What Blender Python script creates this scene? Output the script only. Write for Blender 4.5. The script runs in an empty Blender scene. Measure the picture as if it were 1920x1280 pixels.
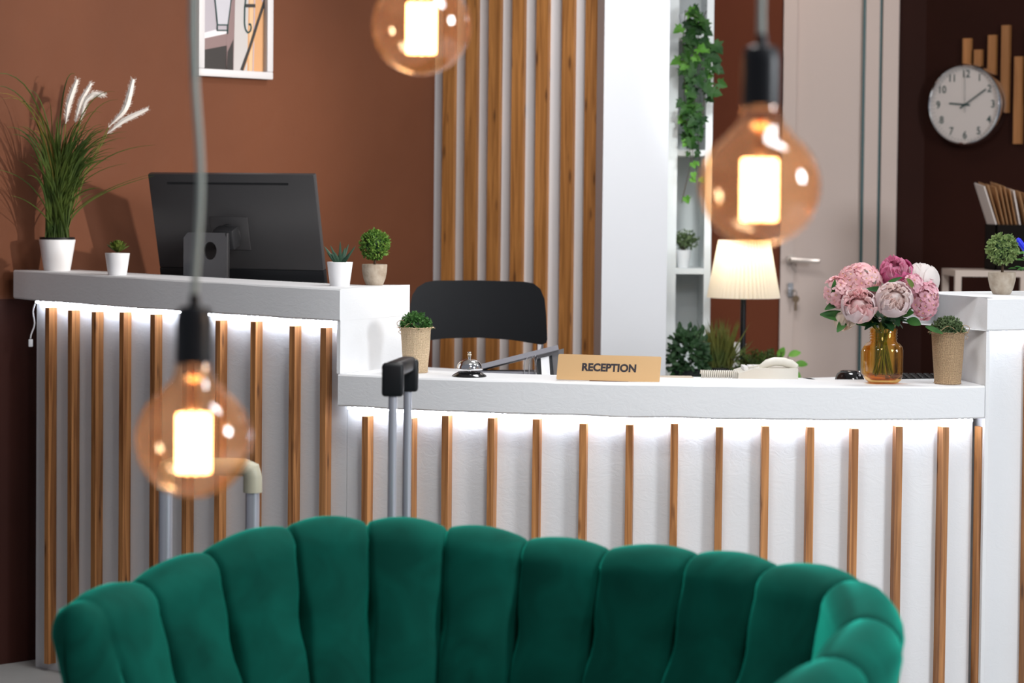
import bpy, bmesh, math, random
from mathutils import Vector, Matrix, noise
random.seed(7)
PI = math.pi
SC = bpy.context.scene
COL = SC.collection

# ------------------------------------------------------------------ camera
CAMZ, FPX, PITCH, ROLL, AX_Y = 1.36, 4500.0, math.radians(2.0), math.radians(0.6), 537.0
CAM_R = Matrix.Rotation(PI/2-PITCH, 3, 'X') @ Matrix.Rotation(ROLL, 3, 'Z')
CAM_P = Vector((0, 0, CAMZ))
cd = bpy.data.cameras.new('camera'); cam = bpy.data.objects.new('camera', cd); COL.objects.link(cam)
cam.location = CAM_P; cam.rotation_euler = CAM_R.to_euler()
cd.sensor_width = 36; cd.lens = FPX/1920*36
cd.shift_y = -(640-AX_Y)/1920
cd.clip_start = .05; cd.clip_end = 60
cd.dof.use_dof = True; cd.dof.focus_distance = 6.05; cd.dof.aperture_fstop = 4.0
SC.camera = cam
SC.view_settings.view_transform = 'Standard'; SC.view_settings.look = 'None'
SC.view_settings.gamma = 1; SC.view_settings.use_curve_mapping = False
SC.view_settings.exposure = 0.0
SC.cycles.max_bounces = 10; SC.cycles.transparent_max_bounces = 24
SC.cycles.sample_clamp_indirect = 4.0
SC.cycles.caustics_reflective = False; SC.cycles.caustics_refractive = False
try:
    SC.cycles.use_denoising = True
except Exception: pass

# ------------------------------------------------------------------ world + lights
w = bpy.data.worlds.new('world'); SC.world = w; w.use_nodes = True
w.node_tree.nodes['Background'].inputs[0].default_value = (.80, .84, .95, 1)
w.node_tree.nodes['Background'].inputs[1].default_value = .20
def area(name, loc, target, size, power, col=(1, 1, 1), shape='SQUARE', spread=None):
    l = bpy.data.lights.new(name, 'AREA'); l.energy = power; l.color = col; l.size = size; l.shape = 'DISK'
    if spread: l.spread = math.radians(spread)
    o = bpy.data.objects.new(name, l); COL.objects.link(o); o.location = loc
    o.rotation_euler = (Vector(target)-Vector(loc)).to_track_quat('-Z', 'Y').to_euler()
    return o
def spot(name, loc, target, r, power, col, ang, blend=.5):
    l = bpy.data.lights.new(name, 'SPOT'); l.energy = power; l.color = col; l.shadow_soft_size = r
    l.spot_size = math.radians(ang); l.spot_blend = blend
    o = bpy.data.objects.new(name, l); COL.objects.link(o); o.location = loc
    o.rotation_euler = (Vector(target)-Vector(loc)).to_track_quat('-Z', 'Y').to_euler()
    return o
area('window_light', (4.2, 2.2, 2.3), (0.3, 6.2, .9), 1.1, 145, (.92, .96, 1.0))
area('soft_light_front', (0.8, 2.7, 2.7), (0.4, 6.2, .7), .7, 27, (.97, .98, 1.0))
area('fill_light_sofa', (0.2, 5.0, 2.7), (0.1, 4.6, 0), .5, 26, (1.0, .98, .95))  # added overhead fill that brightens the tops of the sofa back
spot('window_sun', (3.7, 4.0, 2.0), (-1.02, 7.2, 1.62), .05, 900, (1.0, .86, .72), 19, .9)
area('fill_light_battens', (2.7, 6.3, 2.3), (-.3, 8.0, 1.3), .5, 9, (1.0, .98, .94))  # unseen light added at the right to brighten the wall batten sides
area('ceiling_light_desk', (.5, 6.85, 2.72), (.5, 6.7, 0), .6, 22, (.97, .98, 1.0))
area('ceiling_light_door', (.95, 8.7, 2.7), (1.1, 9.1, 0), .3, 3, (1.0, .85, .75))
area('ceiling_light_pillar', (1.6, 5.6, 2.7), (.5, 8, 1.5), .5, 8, (.95, .97, 1.0))
spot('fill_spot_shelf', (.80, 6.5, 2.6), (.70, 8.5, 1.35), .08, 80, (.94, 1.0, 1.0), 21, .5)  # unseen narrow spot added to lift the dark shelf interior

# ------------------------------------------------------------------ pixel -> place
def ray(px, py):
    return (CAM_R @ Vector(((px-960)/FPX, -(py-AX_Y)/FPX, -1)))
def at(px, py, D):
    d = ray(px, py); return CAM_P + d*(D/d.y)
def atz(px, py, z):
    d = ray(px, py); return CAM_P + d*((z-CAMZ)/d.z)
def atplane(px, py, p0, n):
    d = ray(px, py); n = Vector(n); return CAM_P + d*((Vector(p0)-CAM_P).dot(n)/d.dot(n))

# ------------------------------------------------------------------ materials
MATS = {}
def mat(name, col, rough=.5, metal=0, bump=None, vary=None, **kw):
    if name in MATS: return MATS[name]
    m = bpy.data.materials.new(name); m.use_nodes = True; nt = m.node_tree
    b = nt.nodes['Principled BSDF']
    b.inputs['Base Color'].default_value = (*col, 1); b.inputs['Roughness'].default_value = rough
    b.inputs['Metallic'].default_value = metal
    for k, v in kw.items():
        k = k.replace('_', ' ')
        if isinstance(v, tuple): v = (*v, 1)
        k = k.replace('IOR Level', 'IOR Level')
        b.inputs[k].default_value = v
    tc = nt.nodes.new('ShaderNodeTexCoord')
    if vary:      # (scale, col2, detail)
        n = nt.nodes.new('ShaderNodeTexNoise'); n.inputs['Scale'].default_value = vary[0]; n.inputs['Detail'].default_value = 5
        r = nt.nodes.new('ShaderNodeValToRGB'); r.color_ramp.elements[0].position = .35; r.color_ramp.elements[1].position = .65
        r.color_ramp.elements[0].color = (*col, 1); r.color_ramp.elements[1].color = (*vary[1], 1)
        nt.links.new(tc.outputs['Object'], n.inputs['Vector']); nt.links.new(n.outputs['Fac'], r.inputs[0])
        nt.links.new(r.outputs[0], b.inputs['Base Color'])
    if bump:      # (scale, strength, distance)
        n = nt.nodes.new('ShaderNodeTexNoise'); n.inputs['Scale'].default_value = bump[0]; n.inputs['Detail'].default_value = 6
        bp = nt.nodes.new('ShaderNodeBump'); bp.inputs['Strength'].default_value = bump[1]; bp.inputs['Distance'].default_value = bump[2]
        nt.links.new(tc.outputs['Object'], n.inputs['Vector']); nt.links.new(n.outputs['Fac'], bp.inputs['Height'])
        nt.links.new(bp.outputs[0], b.inputs['Normal'])
    MATS[name] = m; return m

def wood(name, c1, c2, knots=True):
    m = bpy.data.materials.new(name); m.use_nodes = True; nt = m.node_tree; L = nt.links.new
    b = nt.nodes['Principled BSDF']; b.inputs['Roughness'].default_value = .5
    tc = nt.nodes.new('ShaderNodeTexCoord'); oi = nt.nodes.new('ShaderNodeObjectInfo')
    mul = nt.nodes.new('ShaderNodeMath'); mul.operation = 'MULTIPLY'; mul.inputs[1].default_value = 37
    L(oi.outputs['Random'], mul.inputs[0])
    comb = nt.nodes.new('ShaderNodeCombineXYZ'); L(mul.outputs[0], comb.inputs[2]); L(mul.outputs[0], comb.inputs[0])
    add = nt.nodes.new('ShaderNodeVectorMath'); L(tc.outputs['Object'], add.inputs[0]); L(comb.outputs[0], add.inputs[1])
    mp = nt.nodes.new('ShaderNodeMapping'); mp.inputs['Scale'].default_value = (60, 60, 2.2); L(add.outputs[0], mp.inputs[0])
    n = nt.nodes.new('ShaderNodeTexNoise'); n.inputs['Scale'].default_value = 1; n.inputs['Detail'].default_value = 6; n.inputs['Distortion'].default_value = 1.2
    L(mp.outputs[0], n.inputs['Vector'])
    r = nt.nodes.new('ShaderNodeValToRGB'); e = r.color_ramp.elements
    e[0].position = .3; e[0].color = (*c1, 1); e[1].position = .68; e[1].color = (*c2, 1)
    L(n.outputs['Fac'], r.inputs[0])
    mp2 = nt.nodes.new('ShaderNodeMapping'); mp2.inputs['Scale'].default_value = (26, 26, 5.5); L(add.outputs[0], mp2.inputs[0])
    v = nt.nodes.new('ShaderNodeTexVoronoi'); v.inputs['Scale'].default_value = 1; L(mp2.outputs[0], v.inputs['Vector'])
    r2 = nt.nodes.new('ShaderNodeValToRGB'); r2.color_ramp.elements[0].position = .06; r2.color_ramp.elements[0].color = (.25, .2, .2, 1)
    r2.color_ramp.elements[1].position = .17; r2.color_ramp.elements[1].color = (1, 1, 1, 1); L(v.outputs['Distance'], r2.inputs[0])
    mx = nt.nodes.new('ShaderNodeMix'); mx.data_type = 'RGBA'; mx.blend_type = 'MULTIPLY'; mx.inputs[0].default_value = .8 if knots else 0
    L(r.outputs[0], mx.inputs[6]); L(r2.outputs[0], mx.inputs[7])
    # broad tone differences per batten
    hs = nt.nodes.new('ShaderNodeHueSaturation'); mr = nt.nodes.new('ShaderNodeMapRange'); mr.inputs[3].default_value = .82; mr.inputs[4].default_value = 1.12
    L(oi.outputs['Random'], mr.inputs[0]); L(mr.outputs[0], hs.inputs['Value']); L(mx.outputs[2], hs.inputs['Color'])
    L(hs.outputs[0], b.inputs['Base Color'])
    bp = nt.nodes.new('ShaderNodeBump'); bp.inputs['Strength'].default_value = .25; bp.inputs['Distance'].default_value = .002
    L(n.outputs['Fac'], bp.inputs['Height']); L(bp.outputs[0], b.inputs['Normal'])
    MATS[name] = m; return m

def plaster(name, c, c2, strength=.35):
    m = mat(name, c, .6, vary=(3.0, c2)); nt = m.node_tree; b = nt.nodes['Principled BSDF']; L = nt.links.new
    tc = nt.nodes.new('ShaderNodeTexCoord')
    mp = nt.nodes.new('ShaderNodeMapping'); mp.inputs['Scale'].default_value = (9, 9, 16); mp.inputs['Rotation'].default_value = (0, .4, .3); L(tc.outputs['Object'], mp.inputs[0])
    n = nt.nodes.new('ShaderNodeTexNoise'); n.inputs['Scale'].default_value = 2.2; n.inputs['Detail'].default_value = 9; n.inputs['Distortion'].default_value = 2.5; n.inputs['Roughness'].default_value = .62
    L(mp.outputs[0], n.inputs['Vector'])
    bp = nt.nodes.new('ShaderNodeBump'); bp.inputs['Strength'].default_value = strength; bp.inputs['Distance'].default_value = .006
    L(n.outputs['Fac'], bp.inputs['Height']); L(bp.outputs[0], b.inputs['Normal'])
    return m

def emis(name, col, s):
    m = bpy.data.materials.new(name); m.use_nodes = True; nt = m.node_tree
    nt.nodes.remove(nt.nodes['Principled BSDF']); e = nt.nodes.new('ShaderNodeEmission')
    e.inputs[0].default_value = (*col, 1); e.inputs[1].default_value = s
    nt.links.new(e.outputs[0], nt.nodes['Material Output'].inputs[0]); MATS[name] = m; return m

def thin_glass(name, tint, edge, gloss=1.0, rough=0.0, power=.5, base=.045, glow_share=0):
    """thin coloured glass: light passes tinted, more strongly at the rim, and the surface reflects"""
    m = bpy.data.materials.new(name); m.use_nodes = True; nt = m.node_tree; L = nt.links.new
    nt.nodes.remove(nt.nodes['Principled BSDF'])
    lw = nt.nodes.new('ShaderNodeLayerWeight'); lw.inputs['Blend'].default_value = power
    r = nt.nodes.new('ShaderNodeValToRGB'); r.color_ramp.elements[0].color = (*tint, 1); r.color_ramp.elements[1].color = (*edge, 1)
    L(lw.outputs['Facing'], r.inputs[0])
    t = nt.nodes.new('ShaderNodeBsdfTransparent'); L(r.outputs[0], t.inputs[0])
    g = nt.nodes.new('ShaderNodeBsdfGlossy'); g.inputs['Roughness'].default_value = rough; g.inputs[0].default_value = (gloss, gloss, gloss, 1)
    lf = nt.nodes.new('ShaderNodeLayerWeight'); lf.inputs['Blend'].default_value = .5
    pw = nt.nodes.new('ShaderNodeMath'); pw.operation = 'POWER'; pw.inputs[1].default_value = 4.0; L(lf.outputs['Facing'], pw.inputs[0])
    ml_ = nt.nodes.new('ShaderNodeMath'); ml_.operation = 'MULTIPLY_ADD'; ml_.inputs[1].default_value = .55; ml_.inputs[2].default_value = base; L(pw.outputs[0], ml_.inputs[0])
    mx = nt.nodes.new('ShaderNodeMixShader'); L(ml_.outputs[0], mx.inputs[0]); L(t.outputs[0], mx.inputs[1]); L(g.outputs[0], mx.inputs[2])
    out = mx
    if glow_share:   # amber translucent share added to imitate the filament's glow in the glass
        tl = nt.nodes.new('ShaderNodeBsdfTranslucent'); tl.inputs[0].default_value = (1, .62, .34, 1)
        m2 = nt.nodes.new('ShaderNodeMixShader'); m2.inputs[0].default_value = glow_share; L(mx.outputs[0], m2.inputs[1]); L(tl.outputs[0], m2.inputs[2]); out = m2
    L(out.outputs[0], nt.nodes['Material Output'].inputs[0]); MATS[name] = m; return m

def burlap(name, c1, c2):
    m = bpy.data.materials.new(name); m.use_nodes = True; nt = m.node_tree; L = nt.links.new
    b = nt.nodes['Principled BSDF']; b.inputs['Roughness'].default_value = .9
    tc = nt.nodes.new('ShaderNodeTexCoord'); sx = nt.nodes.new('ShaderNodeSeparateXYZ'); L(tc.outputs['Object'], sx.inputs[0])
    a = nt.nodes.new('ShaderNodeMath'); a.operation = 'ARCTAN2'; L(sx.outputs[1], a.inputs[0]); L(sx.outputs[0], a.inputs[1])
    nz = nt.nodes.new('ShaderNodeTexNoise'); nz.inputs['Scale'].default_value = 120; nz.inputs['Detail'].default_value = 3; L(tc.outputs['Object'], nz.inputs['Vector'])
    def band(src, k, jit):
        mu = nt.nodes.new('ShaderNodeMath'); mu.operation = 'MULTIPLY_ADD'; mu.inputs[1].default_value = k
        j = nt.nodes.new('ShaderNodeMath'); j.operation = 'MULTIPLY'; j.inputs[1].default_value = jit; L(nz.outputs['Fac'], j.inputs[0])
        L(src, mu.inputs[0]); L(j.outputs[0], mu.inputs[2])
        s = nt.nodes.new('ShaderNodeMath'); s.operation = 'SINE'; L(mu.outputs[0], s.inputs[0]); return s.outputs[0]
    h = band(sx.outputs[2], 2200, 13); v = band(a.outputs[0], 72, 13)
    ad = nt.nodes.new('ShaderNodeMath'); ad.operation = 'ADD'; L(h, ad.inputs[0]); L(v, ad.inputs[1])
    mr = nt.nodes.new('ShaderNodeMapRange'); mr.inputs[1].default_value = -2; mr.inputs[2].default_value = 2; L(ad.outputs[0], mr.inputs[0])
    r = nt.nodes.new('ShaderNodeValToRGB'); r.color_ramp.elements[0].color = (*c1, 1); r.color_ramp.elements[1].color = (*c2, 1)
    r.color_ramp.elements[0].position = .1; r.color_ramp.elements[1].position = .6
    L(mr.outputs[0], r.inputs[0]); L(r.outputs[0], b.inputs['Base Color'])
    bp = nt.nodes.new('ShaderNodeBump'); bp.inputs['Distance'].default_value = .0015; L(mr.outputs[0], bp.inputs['Height']); L(bp.outputs[0], b.inputs['Normal'])
    MATS[name] = m; return m

def velvet(name):
    m = bpy.data.materials.new(name); m.use_nodes = True; nt = m.node_tree; L = nt.links.new
    b = nt.nodes['Principled BSDF']; b.inputs['Roughness'].default_value = .85
    b.inputs['Sheen Weight'].default_value = .8; b.inputs['Sheen Roughness'].default_value = .35; b.inputs['Sheen Tint'].default_value = (.03, .85, .62, 1)
    b.inputs['Specular IOR Level'].default_value = .1
    tc = nt.nodes.new('ShaderNodeTexCoord'); n = nt.nodes.new('ShaderNodeTexNoise'); n.inputs['Scale'].default_value = 9; n.inputs['Detail'].default_value = 4; n.inputs['Distortion'].default_value = 1
    L(tc.outputs['Object'], n.inputs['Vector'])
    r = nt.nodes.new('ShaderNodeValToRGB'); r.color_ramp.elements[0].position = .3; r.color_ramp.elements[1].position = .7
    r.color_ramp.elements[0].color = (.0018, .058, .041, 1); r.color_ramp.elements[1].color = (.0026, .098, .070, 1)
    L(n.outputs['Fac'], r.inputs[0]); L(r.outputs[0], b.inputs['Base Color'])
    MATS[name] = m; return m

def leafmat(name, c1, c2, rough=.5, trans=.0, scale=60):
    m = mat(name, c1, rough+.1, vary=(scale, c2), Specular_IOR_Level=.25)
    if trans:
        nt = m.node_tree; L = nt.links.new; b = nt.nodes['Principled BSDF']
        t = nt.nodes.new('ShaderNodeBsdfTranslucent'); mx = nt.nodes.new('ShaderNodeMixShader'); mx.inputs[0].default_value = trans
        src = b.inputs['Base Color'].links[0].from_socket; L(src, t.inputs[0])
        L(b.outputs[0], mx.inputs[1]); L(t.outputs[0], mx.inputs[2]); L(mx.outputs[0], nt.nodes['Material Output'].inputs[0])
    return m

WOOD = wood('batten_wood', (.19, .065, .016), (.56, .25, .085))
WOODL = wood('wall_batten_wood', (.21, .075, .014), (.50, .21, .052))
WOODD = wood('dark_wall_wood', (.30, .12, .035), (.42, .18, .06), False)
WHITE = plaster('white_plaster', (.80, .805, .82), (.77, .775, .79), .14)
WHITE2 = plaster('white_panel_plaster', (.78, .785, .80), (.75, .755, .77), .16)
PWHITE = mat('white_paint', (.80, .80, .81), .55, vary=(2.0, (.77, .77, .785)), bump=(60, .05, .002))
SHELFW = mat('shelf_white', (.80, .83, .83), .5)
PILLAR = mat('pillar_paint', (.70, .70, .72), .55, bump=(60, .05, .002))
MBLACK = mat('matte_black_card', (.008, .006, .005), .8, Specular_IOR_Level=.08)
BROWN = mat('terracotta_paint', (.142, .047, .020), .62, Specular_IOR_Level=.2, vary=(2.2, (.122, .040, .017)), bump=(9, .35, .01))
REDBR = mat('dark_brown_paint', (.13, .034, .014), .7, Specular_IOR_Level=.12, vary=(2.0, (.11, .028, .012)))
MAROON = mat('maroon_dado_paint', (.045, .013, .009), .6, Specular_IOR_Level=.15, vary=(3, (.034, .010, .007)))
DARKBR = mat('deep_brown_paint', (.028, .0075, .0045), .7, Specular_IOR_Level=.12, vary=(2.0, (.022, .006, .0035)))
FLOORM = mat('light_tile_floor', (.52, .52, .50), .5, vary=(2.5, (.44, .44, .43)))
CEIL = mat('ceiling_paint', (.7, .7, .68), .8)
DOORM = mat('door_paint', (.56, .445, .395), .5, vary=(1.5, (.54, .43, .38)))
BLACKP = mat('black_plastic', (.008, .009, .011), .42, Specular_IOR_Level=.3)
DARKP = mat('dark_grey_plastic', (.020, .021, .024), .35)
POTW = mat('white_ceramic', (.82, .82, .84), .35)
STONE = mat('grey_brown_stone', (.30, .24, .18), .85, vary=(45, (.42, .36, .29)), bump=(220, .5, .002))
CHROME = mat('chrome', (.85, .85, .87), .08, 1)
STEEL = mat('brushed_steel', (.5, .5, .52), .25, 1)
SOIL = mat('dark_soil', (.012, .009, .007), .95, bump=(300, .8, .004))
GREEN1 = leafmat('topiary_leaf', (.06, .16, .025), (.20, .33, .06), .5, .2)
GREEN2 = leafmat('topiary_leaf_pale', (.13, .22, .065), (.33, .42, .16), .5, .2)
GRASSM = leafmat('grass_blade', (.028, .055, .010), (.085, .125, .022), .45, .15, 12)
GRASSY = leafmat('grass_blade_yellow', (.22, .13, .02), (.12, .12, .03), .45, .15, 12)
MOSS = leafmat('bush_leaf', (.04, .14, .03), (.12, .26, .07), .5, .2)
MOSS2 = leafmat('bush_leaf_dull', (.07, .12, .045), (.17, .23, .11), .55, .15)
IVY = leafmat('ivy_leaf', (.006, .035, .007), (.032, .10, .014), .42, .15, 14)
IVYL = leafmat('ivy_leaf_young', (.09, .26, .03), (.14, .34, .05), .42, .2, 20)
DKLEAF = leafmat('dark_leaf', (.010, .035, .012), (.03, .075, .025), .4, .1, 30)
FERN = leafmat('fern_leaf', (.02, .05, .010), (.07, .12, .02), .5, .15, 30)
STEMM = mat('green_stem', (.12, .17, .03), .5)
BRANCH = mat('brown_stem', (.07, .04, .02), .8)

# ------------------------------------------------------------------ mesh building
class MB:
    def __init__(s): s.v = []; s.f = []; s.m = []
    def add(s, verts, faces, M=None, mi=0):
        o = len(s.v)
        for p in verts:
            p = Vector(p); s.v.append(M @ p if M else p)
        for f in faces: s.f.append(tuple(i+o for i in f)); s.m.append(mi)
    def box(s, x0, x1, y0, y1, z0, z1, M=None, mi=0):
        v = [(x, y, z) for z in (z0, z1) for y in (y0, y1) for x in (x0, x1)]
        s.add(v, [(0, 2, 3, 1), (4, 5, 7, 6), (0, 1, 5, 4), (2, 6, 7, 3), (0, 4, 6, 2), (1, 3, 7, 5)], M, mi)
    def rbox(s, x0, x1, y0, y1, z0, z1, r=.004, seg=2, M=None, mi=0):
        bm = bmesh.new(); bmesh.ops.create_cube(bm, size=1)
        for v in bm.verts: v.co = Vector(((x0+x1)/2+v.co.x*(x1-x0), (y0+y1)/2+v.co.y*(y1-y0), (z0+z1)/2+v.co.z*(z1-z0)))
        bmesh.ops.bevel(bm, geom=bm.edges[:], offset=r, segments=seg, profile=.5, affect='EDGES')
        bm.verts.index_update()
        s.add([v.co.copy() for v in bm.verts], [[v.index for v in f.verts] for f in bm.faces], M, mi); bm.free()
    def prism(s, pts, z0, z1, M=None, mi=0):
        n = len(pts); z0f = z0 if callable(z0) else (lambda p: z0); z1f = z1 if callable(z1) else (lambda p: z1)
        v = [(p[0], p[1], z0f(p)) for p in pts]+[(p[0], p[1], z1f(p)) for p in pts]
        s.add(v, [tuple(range(n))[::-1], tuple(range(n, 2*n))]+[(i, (i+1) % n, n+(i+1) % n, n+i) for i in range(n)], M, mi)
    def lathe(s, prof, n=32, M=None, mi=0, cap0=True, cap1=True, sq=0):
        v = []; f = []
        for r, z in prof:
            for i in range(n):
                a = 2*PI*i/n; c, q = math.cos(a), math.sin(a)
                k = 1
                if sq:
                    e = 2+sq; k = (abs(c)**e+abs(q)**e)**(-1/e)
                v.append((r*c*k, r*q*k, z))
        for j in range(len(prof)-1):
            for i in range(n):
                f.append((j*n+i, j*n+(i+1) % n, (j+1)*n+(i+1) % n, (j+1)*n+i))
        if cap0: f.append(tuple(range(n))[::-1])
        if cap1: f.append(tuple(range((len(prof)-1)*n, len(prof)*n)))
        s.add(v, f, M, mi)
    def tube(s, path, r, n=8, M=None, mi=0, closed=False, cap=True):
        path = [Vector(p) for p in path]; N = len(path); v = []; f = []
        up = None
        for i, p in enumerate(path):
            if closed: t = path[(i+1) % N]-path[i-1]
            else: t = path[min(i+1, N-1)]-path[max(i-1, 0)]
            t.normalize()
            if up is None:
                up = Vector((0, 0, 1)) if abs(t.z) < .9 else Vector((1, 0, 0))
            a = t.cross(up)
            if a.length < 1e-6: a = t.cross(Vector((0, 1, 0)))
            a.normalize(); b = a.cross(t); up = b
            rr = r[i] if isinstance(r, (list, tuple)) else r
            for k in range(n):
                an = 2*PI*k/n; v.append(p+a*math.cos(an)*rr+b*math.sin(an)*rr)
        for i in range(N if closed else N-1):
            j = (i+1) % N
            for k in range(n): f.append((i*n+k, i*n+(k+1) % n, j*n+(k+1) % n, j*n+k))
        if cap and not closed: f.append(tuple(range(n))[::-1]); f.append(tuple(range((N-1)*n, N*n)))
        s.add(v, f, M, mi)
    def leaf(s, p, d, nrm, L, W, curl=.3, fold=.25, seg=4, shape='leaf', mi=0, twist=0):
        p = Vector(p); d = Vector(d).normalized(); nrm = Vector(nrm)
        side = d.cross(nrm)
        if side.length < 1e-4: side = d.cross(Vector((.3, .9, .2)))
        side.normalize(); nrm = side.cross(d).normalized(); v = []; f = []
        st = L/seg; q = p.copy(); dd = d.copy()
        for i in range(seg+1):
            t = i/seg
            if shape == 'leaf': wd = math.sin(PI*min(1, t*.93+.04))**.8
            elif shape == 'blade': wd = (1-t)**.6*min(1, .5+3*t)
            elif shape == 'round': wd = max(.12, math.sin(PI*(t*.80+.03)))**.6 if t < 1 else .25
            elif shape == 'obovate': wd = max(.16, math.sqrt(max(0, 1-((t-.6)/(.6 if t < .6 else .42))**2)))
            elif shape == 'petal': wd = [.2, .7, 1.0, 1.0, .6][min(4, int(t*4+.01))]
            nn = side.cross(dd).normalized()
            v += [q-side*W/2*wd+nn*fold*W/2*wd, q, q+side*W/2*wd+nn*fold*W/2*wd]
            q = q+dd*st; dd = (dd-nn*curl/seg).normalized()
            if twist: side = (Matrix.Rotation(twist/seg, 3, dd) @ side).normalized()
        for i in range(seg):
            a = i*3; f += [(a, a+1, a+4, a+3), (a+1, a+2, a+5, a+4)]
        s.add(v, f, None, mi); return q
def mesh(mb, mats, smooth=True, ang=40, merge=False):
    me = bpy.data.meshes.new('m'); me.from_pydata([tuple(v) for v in mb.v], [], mb.f)
    if not isinstance(mats, (list, tuple)): mats = [mats]
    for m in mats: me.materials.append(m)
    for i, p in enumerate(me.polygons): p.material_index = mb.m[i]; p.use_smooth = smooth
    me.validate(); me.update()
    bm = bmesh.new(); bm.from_mesh(me)
    if merge: bmesh.ops.remove_doubles(bm, verts=bm.verts[:], dist=1e-5)
    bmesh.ops.recalc_face_normals(bm, faces=bm.faces[:])
    if smooth:
        lim = math.radians(ang)
        for e in bm.edges:
            if len(e.link_faces) == 2 and e.calc_face_angle(0) > lim: e.smooth = False
    bm.to_mesh(me); bm.free()
    return me
def tag(o, label, cat, group=None):
    o['label'] = label; o['category'] = cat
    if group: o['group'] = group
    return o
def thing(name, label, cat, loc=(0, 0, 0), rz=0, group=None, rot=None):
    o = bpy.data.objects.new(name, None); COL.objects.link(o); o.empty_display_size = .05
    o.location = loc; o.rotation_euler = rot if rot else (0, 0, rz); return tag(o, label, cat, group)
def part(name, mb, mats, parent=None, world=False, smooth=True, label=None, ang=40, loc=None, rot=None, merge=False):
    if world:
        off = parent.location.copy()
        if parent.parent: off = off+parent.parent.location
        for i, v in enumerate(mb.v): mb.v[i] = v-off
    me = mesh(mb, mats, smooth, ang, merge); me.name = name
    o = bpy.data.objects.new(name, me); COL.objects.link(o)
    if parent: o.parent = parent
    if loc is not None: o.location = loc
    if rot is not None: o.rotation_euler = rot
    if label: o['label'] = label
    return o
def solo(name, mb, mats, label, cat, loc=None, group=None, smooth=True, rot=None):
    """one-mesh thing; vertices are local to loc"""
    o = part(name, mb, mats, smooth=smooth); 
    if loc is not None: o.location = loc
    if rot is not None: o.rotation_euler = rot
    return tag(o, label, cat, group)
def struct(name, mb, mats, smooth=False, parent=None):
    o = part(name, mb, mats, parent, smooth=smooth)
    if not parent: o['kind'] = 'structure'
    return o
def text_geo(body, size, extr=.0004, offset=0.0, align='CENTER'):
    c = bpy.data.curves.new('t', 'FONT'); c.body = body; c.size = size; c.extrude = extr; c.offset = offset
    c.align_x = align; c.align_y = 'CENTER'; c.resolution_u = 4
    o = bpy.data.objects.new('t', c); COL.objects.link(o); dg = bpy.context.evaluated_depsgraph_get(); dg.update()
    me = o.evaluated_get(dg).to_mesh(); v = [p.co.copy() for p in me.vertices]; f = [tuple(p.vertices) for p in me.polygons]
    o.evaluated_get(dg).to_mesh_clear(); bpy.data.objects.remove(o); bpy.data.curves.remove(c)
    return v, f
def interp(xs, ys, x):
    """monotone-ish cubic through points"""
    n = len(xs)
    if x <= xs[0]: i = 0
    elif x >= xs[-1]: i = n-2
    else: i = max(k for k in range(n-1) if xs[k] <= x)
    def sl(k):
        if k == 0: return (ys[1]-ys[0])/(xs[1]-xs[0])
        if k == n-1: return (ys[-1]-ys[-2])/(xs[-1]-xs[-2])
        return (ys[k+1]-ys[k-1])/(xs[k+1]-xs[k-1])
    h = xs[i+1]-xs[i]; t = (x-xs[i])/h
    if t < 0: return ys[0]+sl(0)*(x-xs[0])
    if t > 1: return ys[-1]+sl(n-1)*(x-xs[-1])
    return (2*t**3-3*t*t+1)*ys[i]+(t**3-2*t*t+t)*h*sl(i)+(-2*t**3+3*t*t)*ys[i+1]+(t**3-t*t)*h*sl(i+1)
def cr(pts, k=6):
    P = [Vector(p) for p in pts]; o = []
    for i in range(len(P)-1):
        a, b, c, d = P[max(i-1, 0)], P[i], P[i+1], P[min(i+2, len(P)-1)]
        for j in range(k):
            s = j/k; o.append(.5*((2*b)+(c-a)*s+(2*a-5*b+4*c-d)*s**2+(-a+3*b-3*c+d)*s**3))
    return o+[P[-1]]
def rnd_dir():
    while 1:
        v = Vector((random.uniform(-1, 1), random.uniform(-1, 1), random.uniform(-1, 1)))
        if .1 < v.length < 1: return v.normalized()
# ================================================================== SETTING
WA = Vector((-1.483, 6.95, 0)); WB = Vector((-.266, 8.10, 0)); WD = (WB-WA).normalized(); WN = Vector((WD.y, -WD.x, 0))
def wallbox(a, b, z0, z1, thick, m, name, parent=None):
    """upright slab whose visible face runs a->b, thickness away from the camera"""
    a = Vector(a); b = Vector(b); d = (b-a).normalized(); n = Vector((-d.y, d.x, 0))*thick
    mb = MB(); mb.prism([a, b, b+n, a+n], z0, z1); return struct(name, mb, m, parent=parent)
mb = MB(); mb.box(-3.2, 3.6, .2, 10.2, -.1, 0); struct('floor', mb, FLOORM)
mb = MB(); mb.box(-3.2, 3.6, 4.9, 10.2, 2.8, 2.9); struct('ceiling', mb, CEIL)
wl_ = wallbox(WA-WD*1.9, WB, 0, 2.8, .12, BROWN, 'wall_left')
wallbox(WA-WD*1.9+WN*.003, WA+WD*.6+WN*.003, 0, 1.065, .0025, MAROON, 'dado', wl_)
# batten wall (behind the desk)
PB = at(813, 400, 8.10); PC = at(1129, 400, 7.87); PB.z = PC.z = 0
wb = wallbox(PB, PC+ (PC-PB).normalized()*.02, 0, 2.8, .12, PWHITE, 'wall_back')
dW = (PC-PB).normalized(); nW = Vector((dW.y, -dW.x, 0))
for px in (845, 887, 930, 974, 1019, 1067, 1111):
    c = atplane(px, 300, PB, nW); c.z = 0; mb = MB()
    M = Matrix.Translation(c) @ Matrix.Rotation(math.atan2(dW.y, dW.x), 4, 'Z')
    mb.box(-.021, .021, -.024, -.0005, 0, 2.8)
    o = part('batten', mb, WOODL, wb, smooth=False); o.matrix_local = M
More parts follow.
